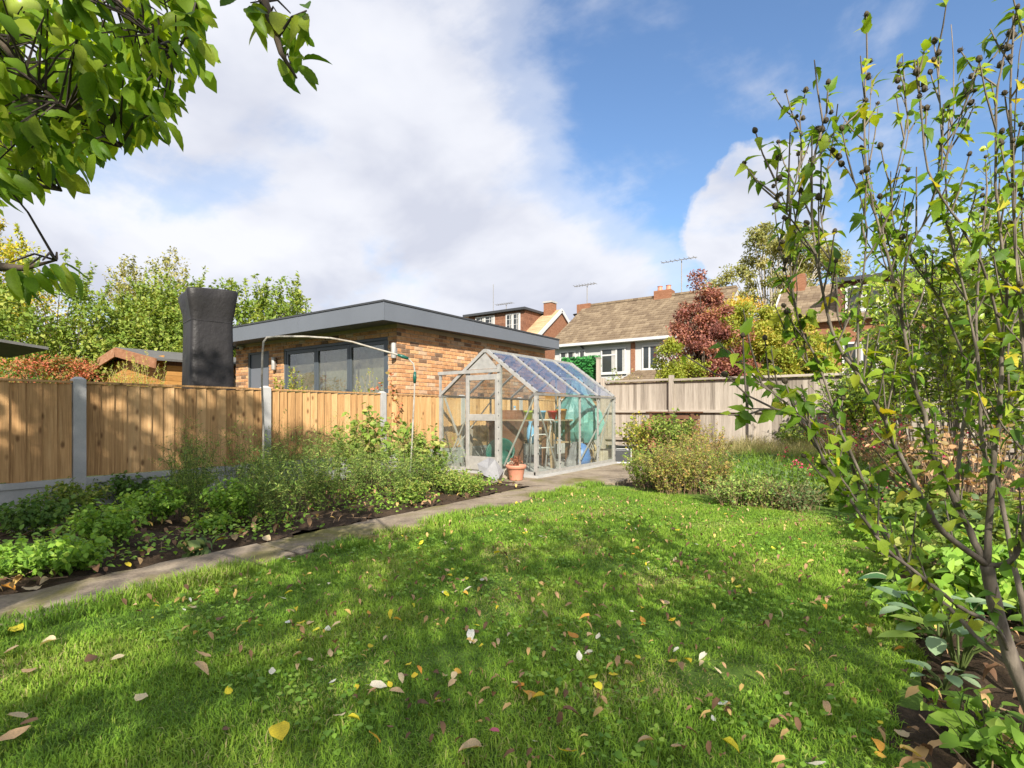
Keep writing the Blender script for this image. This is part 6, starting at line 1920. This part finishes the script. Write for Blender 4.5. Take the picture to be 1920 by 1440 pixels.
# ------------------------------------------------------------------ left bed
herbs = [(440, 985, 0.40, 0.24, 1500, 'lf_herb', 'bright green feathery herb clump, largest, near the path'),
         (290, 985, 0.36, 0.26, 1300, 'lf_herb', 'bright green feathery herb clump in mid bed'),
         (205, 1030, 0.34, 0.24, 1300, 'lf_herb', 'bright green herb clump nearer the path at left'),
         (120, 1075, 0.22, 0.26, 1000, 'lf_herb', 'low bright herb patch at the path edge, far left'),
         (25, 1085, 0.22, 0.24, 900, 'lf_herb', 'low herb patch cut by left edge beside path'),
         (60, 1005, 0.32, 0.30, 1100, 'lf_dark', 'dark green leafy clump in the left bed'),
         (140, 965, 0.34, 0.30, 1200, 'lf_left', 'green leafy clump beneath the nearest concrete post'),
         (235, 945, 0.34, 0.30, 1200, 'lf_dark', 'dark leafy clump against the gravel board'),
         (350, 940, 0.34, 0.30, 1300, 'lf_herb', 'spreading green clump behind the herb clumps'),
         (20, 940, 0.36, 0.30, 1000, 'lf_aster', 'dull green bushy clump at the fence, far left'),
         (395, 1000, 0.16, 0.16, 400, 'lf_herb', 'small herb tuft between the two large clumps')]
for i, (px, py, h, sp, n_, m_, lb) in enumerate(herbs):
    bush('herb_clump', lb, 'plant', g(px, py), 220 + i, 60, h, sp, n_, 0.042, m_, 'stem_green', T_OVAL if i % 2 else T_DIAMOND, 0.09, 0.35, 0.0022, out=0.75, sub=2)
for i, (px, py, lb) in enumerate(((55, 1000, 'silver-grey leaved plant at the left edge of bed'), (150, 930, 'silver-grey plant at the foot of the nearest concrete post'))):
    bush('silver_plant', lb, 'plant', g(px, py), 240 + i, 20, 0.18, 0.16, 180, 0.04, 'lf_silver', 'stem_green', T_OVAL, 0.08, 0.2, 0.002)
ra2 = random.Random(44)
k = 0
for X0 in (-4.25, -4.75, -5.3, -5.85):
    for Y0 in (2.35, 2.8, 3.25, 3.7, 4.15, 4.6, 5.05):
        if X0 > -4.5 and Y0 > 4.7:
            continue
        if X0 < -5.5 and Y0 < 2.6:
            continue
        hgt = 0.55 + 0.25 * ra2.random() + (0.12 if X0 < -5 else 0)
        bush('aster_clump', 'wispy green aster clump in the left bed before the fence', 'plant', (X0 + ra2.uniform(-.15, .15), Y0 + ra2.uniform(-.15, .15), 0), 260 + k, 28, hgt * 1.02, 0.25, 850, 0.042, 'lf_aster', 'stem_green', T_NARROW, 0.14,
             0.12, 0.0022, group='wispy aster clumps in the left bed', sub=5, out=0.6, hvar=0.5, seg=3)
        k += 1
for i, (px, t, h, lb) in enumerate(((700, 6.55, 1.12, 'tall yellow-green raspberry canes before the third concrete post'), (752, 6.35, 1.0, 'yellow-green raspberry canes beside the hoop leg'), (655, 6.7, 0.98, 'yellow-green raspberry canes further left along the fence'), (795, 6.5, 0.85, 'short raspberry canes near the greenhouse corner'))):
    bush('raspberry_canes', lb, 'plant', gt(px, t), 300 + i, 18, h, 0.30, 380, 0.08, 'lf_cane', 'stem_dry', T_OVAL, 0.16, 0.3, 0.004, out=0.8, sub=2)
for i, (px, py, lb) in enumerate(((850, 925, 'low weedy clump at the path beside the greenhouse front'), (815, 915, 'weedy clump below the greenhouse left corner'), (880, 930, 'last small weed tuft before the path bend'), (770, 945, 'weedy clump by the foot of the hoop'))):
    bush('weed_clump', lb, 'plant', g(px, py), 320 + i, 30, 0.30, 0.22, 700, 0.04, 'lf_cane', 'stem_green', T_DIAMOND, 0.12, 0.15, 0.002, sub=3)
bush('foxglove_rosette', 'grey-green rosette on bare soil at the path edge', 'plant', g(362, 1040), 330, 14, 0.10, 0.11, 40, 0.10, 'lf_blue', 'stem_green', T_OVAL, 0.02, 0.1, out=0.9)
r = np.random.default_rng(335)
n = 9000
xx, yy = r.uniform(-6.3, -3.7, n), r.uniform(-0.5, 5.5, n)
keep = (np.sin(xx * 4 + np.sin(yy * 3) * 2) + np.sin(yy * 5 + xx) > -0.5)
xx, yy = xx[keep], yy[keep]
n = len(xx)
pos = np.stack([xx, yy, r.uniform(0.01, 0.13, n)], -1)
V, F, rn = scatter(T_OVAL, pos, frames(norm(rand_dirs(r, n) * np.array([1, 1, 0.4])), norm(UP + rand_dirs(r, n) * 0.5)), r.uniform(0.02, 0.05, n), r.uniform(0, 1, n))
tag(np_obj('ground_cover', V, F, M['lf_herb'], None, rn), 'low green ground cover between the left bed plants', 'weeds', None, 'stuff')

# ------------------------------------------------------------------ lawn grass
def lawn_mask(x, y, r):
    far = np.interp(x, [-3.1, -2.6, -1.2, -0.4, 0.1], [6.15, 6.15, 5.8, 5.45, 5.0]) + 0.08 * np.sin(x * 9)
    lft = -3.12 + 0.05 * np.sin(y * 3.1) + 0.03 * np.sin(y * 9.7)
    rgt = 0.04 + 0.05 * np.sin(y * 2.7 + 1) + 0.03 * np.sin(y * 8.1)
    depth = -S35 * x + C35 * y
    a = (C35 * x + S35 * y) / np.maximum(depth, 0.05)
    dens = np.clip(2.6 / np.maximum(depth, 0.3), 0.45, 1.0)
    return (y < far) & (x > lft) & (x < rgt) & (depth > 0.9) & (np.abs(a) < 1.35) & (r.uniform(0, 1, len(x)) < dens)


blades('grass', 'short green lawn grass covering the garden', 'grass', -3.25, 0.2, 0.2, 6.4, 540000, 0.036, 0.6, 'grass', 210, 0.0034, lawn_mask, lean=0.95, tone=(0.0, 1.0))
blades('grass_tufts', 'longer grass tufts along the path edge of the lawn', 'grass', -3.2, -2.95, 0.2, 6.3, 14000, 0.085, 0.5, 'grass', 211, 0.0042, lambda x, y, r: np.sin(y * 7 + np.sin(y * 2.3) * 3) > -0.4, lean=0.9)
r = np.random.default_rng(212)
n = 9000
xx, yy = r.uniform(-3.0, 0.0, n), r.uniform(0.9, 5.6, n)
keep = (np.sin(xx * 6.1 + np.sin(yy * 4.3) * 2.2) + np.sin(yy * 5.3 + xx * 2) > 0.15)
xx, yy = xx[keep], yy[keep]
n = len(xx)
pos = np.stack([xx, yy, r.uniform(0.015, 0.04, n)], -1)
V, F, rn = scatter(T_OVAL, pos, frames(norm(rand_dirs(r, n) * np.array([1, 1, 0.3])), norm(UP + rand_dirs(r, n) * 0.35)), r.uniform(0.012, 0.026, n), r.uniform(0, 1, n), np.full(n, 1.5))
tag(np_obj('clover', V, F, M['lf_herb'], None, rn), 'clover and small weeds mixed into the lawn', 'weeds', None, 'stuff')

# ------------------------------------------------------------------ fallen leaves
def curled(seed, curl, fold, wid):
    r_ = random.Random(seed)
    ol = [(0.0, 0.0), (0.16, 0.10), (0.27, 0.28), (0.31, 0.46), (0.26, 0.64), (0.17, 0.82), (0.06, 0.94), (0.0, 1.0)]
    v, f = fan_leaf([(x * wid * r_.uniform(0.85, 1.15), y) for x, y in ol], curl, fold)
    v = v.copy()
    v[:, 1] -= 0.5
    v[:, 2] += np.array([r_.gauss(0, 0.03) for _ in v]) + curl * 0.3
    v[:, 2] -= v[:, 2].min()
    # stalk
    n0 = len(v)
    v = np.concatenate([v, np.array([(-0.012, -0.5, v[0, 2]), (0.012, -0.5, v[0, 2]), (r_.uniform(-.1, .1), -0.82, v[0, 2] + 0.05)])])
    f = np.concatenate([f, np.array([(n0, n0 + 1, n0 + 2)])])
    return v.astype(np.float32), f.astype(np.int32)


FL = {'yellow': [(0.55, 0.38, 0.03), (0.68, 0.48, 0.04)], 'orange': [(0.50, 0.22, 0.04), (0.62, 0.32, 0.06)], 'tan': [(0.40, 0.26, 0.15), (0.58, 0.42, 0.28)],
      'brown': [(0.09, 0.05, 0.03), (0.18, 0.10, 0.06)], 'pale': [(0.52, 0.46, 0.38), (0.66, 0.60, 0.50)]}
shapes = [curled(1, 0.25, 0.2, 1.25), curled(2, 0.7, 0.5, 1.0), curled(3, -0.5, 0.3, 1.1), curled(4, 0.3, 1.2, 1.0), curled(5, -0.2, -0.3, 1.3)]
flm = {}
for c, cols in FL.items():
    mt = leafmat('fallen_' + c, cols, 0.25, 0.6, 0.25, objrnd=True, spots=0.5)
    flm[c] = [tmesh('fallen_leaf', s_, mt) for s_ in shapes]
flm['magenta'] = [tmesh('fallen_leaf', shapes[0], leafmat('fallen_magenta', [(0.28, 0.05, 0.09), (0.34, 0.08, 0.12)], 0.2, objrnd=True))]
FLAB = {'yellow': 'yellow fallen leaf lying on the lawn', 'orange': 'orange fallen leaf lying on the lawn', 'tan': 'tan dry fallen leaf lying on the lawn', 'brown': 'dark brown curled fallen leaf on the lawn', 'pale': 'pale bleached fallen leaf on the lawn'}
rl = random.Random(91)


def drop(px, py, c, size, shape=None, label=None, z=0.026, tilt=0.2, rz=None):
    size *= 0.78
    p = at(px, py, Z=z - 0.008)
    me = flm[c][shape if shape is not None else rl.randrange(len(flm[c]))]
    o = inst('fallen_leaf', me, None, p, (rl.gauss(0, tilt), rl.gauss(0, tilt), rl.uniform(0, 6.28) if rz is None else rz), (size, size, size * rl.uniform(0.7, 1.1)))
    tag(o, label or FLAB[c], 'leaf', None if label else c + ' fallen leaves on the lawn')
    return o


drop(525, 1378, 'yellow', 0.095, 0, 'large flat golden fallen leaf, the biggest on the lawn', 0.045, 0.12)
drop(928, 1373, 'magenta', 0.042, 0, 'single magenta-red fallen leaf on the front lawn', 0.04)
for (px, py, c, s) in ((380, 1232, 'tan', 0.075), (378, 1268, 'tan', 0.07), (92, 1210, 'tan', 0.075), (25, 1222, 'tan', 0.08), (55, 1258, 'tan', 0.06), (170, 1235, 'brown', 0.06), (220, 1235, 'tan', 0.055),
                       (265, 1308, 'tan', 0.055), (30, 1350, 'tan', 0.08), (22, 1385, 'tan', 0.09), (55, 1358, 'brown', 0.07), (360, 1140, 'tan', 0.06), (415, 1160, 'brown', 0.06), (425, 1095, 'tan', 0.05), (30, 1180, 'yellow', 0.075),
                       (735, 1160, 'yellow', 0.05), (745, 1165, 'orange', 0.05), (883, 1205, 'pale', 0.07), (1095, 1165, 'orange', 0.06), (1075, 1195, 'orange', 0.07), (1050, 1175, 'orange', 0.04), (1107, 1195, 'tan', 0.05), (1122, 1195, 'pale', 0.04),
                       (1085, 1232, 'pale', 0.045), (1103, 1228, 'pale', 0.04), (970, 1283, 'tan', 0.06), (995, 1305, 'orange', 0.06), (1010, 1310, 'yellow', 0.05), (748, 1305, 'tan', 0.055), (710, 1290, 'pale', 0.07), (880, 1413, 'tan', 0.08),
                       (1062, 1416, 'yellow', 0.085), (700, 1388, 'orange', 0.06), (795, 1332, 'brown', 0.065), (1150, 1268, 'yellow', 0.06), (1112, 1270, 'yellow', 0.05), (1180, 1252, 'tan', 0.05), (1205, 1165, 'orange', 0.045), (1075, 1355, 'brown', 0.07),
                       (1210, 1395, 'tan', 0.06), (1270, 1405, 'tan', 0.06), (1370, 1405, 'yellow', 0.06), (1640, 1402, 'orange', 0.065), (1650, 1420, 'orange', 0.05), (1530, 1438, 'pale', 0.05), (932, 1038, 'yellow', 0.07), (966, 1032, 'yellow', 0.05),
                       (877, 1107, 'pale', 0.06), (908, 1090, 'tan', 0.05), (822, 1165, 'tan', 0.04), (1020, 1010, 'tan', 0.06), (1262, 992, 'brown', 0.06), (1270, 994, 'yellow', 0.05), (1450, 1028, 'yellow', 0.05), (1385, 1100, 'yellow', 0.045), (1412, 1112, 'pale', 0.05),
                       (500, 1010, 'tan', 0.09), (440, 1010, 'tan', 0.08), (410, 1020, 'yellow', 0.08), (60, 1105, 'tan', 0.10), (15, 1108, 'orange', 0.10), (80, 1095, 'tan', 0.08), (240, 1060, 'yellow', 0.06), (150, 1068, 'tan', 0.07)):
    onlawn = not (py < 1112 and px < 520)
    drop(px, py, c, s, label=None if onlawn else {'tan': 'tan dry leaf lying on the path edge by the left bed', 'yellow': 'yellow leaf lying at the bed edge by the path', 'orange': 'orange-red dead leaf on the path at far left'}[c], z=0.035 if onlawn else 0.02)
    if not onlawn:
        o_ = COL.objects[-1]
        o_['group'] = 'fallen leaves along the path edge'
cnt = 0
drifts = [(rl.uniform(-3.1, 0.0), rl.uniform(0.95, 4.2)) for _ in range(34)]
while cnt < 215:
    x, y = rl.uniform(-3.1, 0.05), rl.uniform(0.95, 5.4)
    if rl.random() < 0.6:
        q = rl.choice(drifts)
        x, y = q[0] + rl.gauss(0, 0.09), q[1] + rl.gauss(0, 0.09)
    if not -3.1 < x < 0.05:
        continue
    dpt = -S35 * x + C35 * y
    a_ = (C35 * x + S35 * y) / dpt if dpt > 0.5 else 9
    if abs(a_) > 1.0 or rl.random() > min(1.0, (1.6 / dpt) ** 1.3 * (1.15 - 0.35 * a_)):
        continue
    py = 774 + (CAMH - 0.03) / dpt * 1000
    if py > 1470:
        continue
    c = rl.choices(['yellow', 'orange', 'tan', 'brown', 'pale'], [0.24, 0.1, 0.3, 0.22, 0.14])[0]
    drop(960 + 1000 * a_, py, c, rl.uniform(0.022, 0.05))
    cnt += 1
# uncountable litter in the beds and small scraps on the lawn
r = np.random.default_rng(230)
n = 2100
xx = np.concatenate([r.uniform(-6.3, -3.6, 500), r.uniform(0.05, 1.6, 600), r.uniform(-3.0, 0.0, 1000)])
yy = np.concatenate([r.uniform(0.3, 5.5, 500), r.uniform(1.2, 6.5, 600), r.uniform(1.0, 5.5, 1000)])
zz = np.concatenate([np.full(1100, 0.03), np.full(1000, 0.028)])
M['litter'] = leafmat('leaf_litter', [(0.07, 0.04, 0.025), (0.16, 0.09, 0.05), (0.32, 0.20, 0.11), (0.46, 0.32, 0.10)], 0.2, 0.7, 0.2)
V, F, rn = scatter(shapes[1], np.stack([xx, yy, zz], -1), frames(norm(rand_dirs(r, n) * np.array([1, 1, 0.25])), norm(UP + rand_dirs(r, n) * 0.4)), np.concatenate([r.uniform(0.03, 0.07, 1100), r.uniform(0.014, 0.034, 1000)]), r.uniform(0, 1, n))
tag(np_obj('leaf_litter', V, F, M['litter'], None, rn), 'dead leaf litter scattered over the beds', 'leaf litter', None, 'stuff')
# twigs on the soil
tg = MB()
rw = random.Random(15)
for i in range(160):
    x, y = (rw.uniform(0.1, 1.2), rw.uniform(1.2, 5)) if i % 2 else (rw.uniform(-5.5, -3.7), rw.uniform(0.8, 3))
    an = rw.uniform(0, 6.28)
    L = rw.uniform(0.05, 0.22)
    tg.tube([(x, y, 0.03), (x + L * math.cos(an), y + L * math.sin(an), 0.03 + rw.uniform(0, 0.05))], 0.0022, 4)
tag(tg.build('dead_twigs', M['stem_dry'], None), 'dead twigs lying on the bed soil', 'twigs', None, 'stuff')
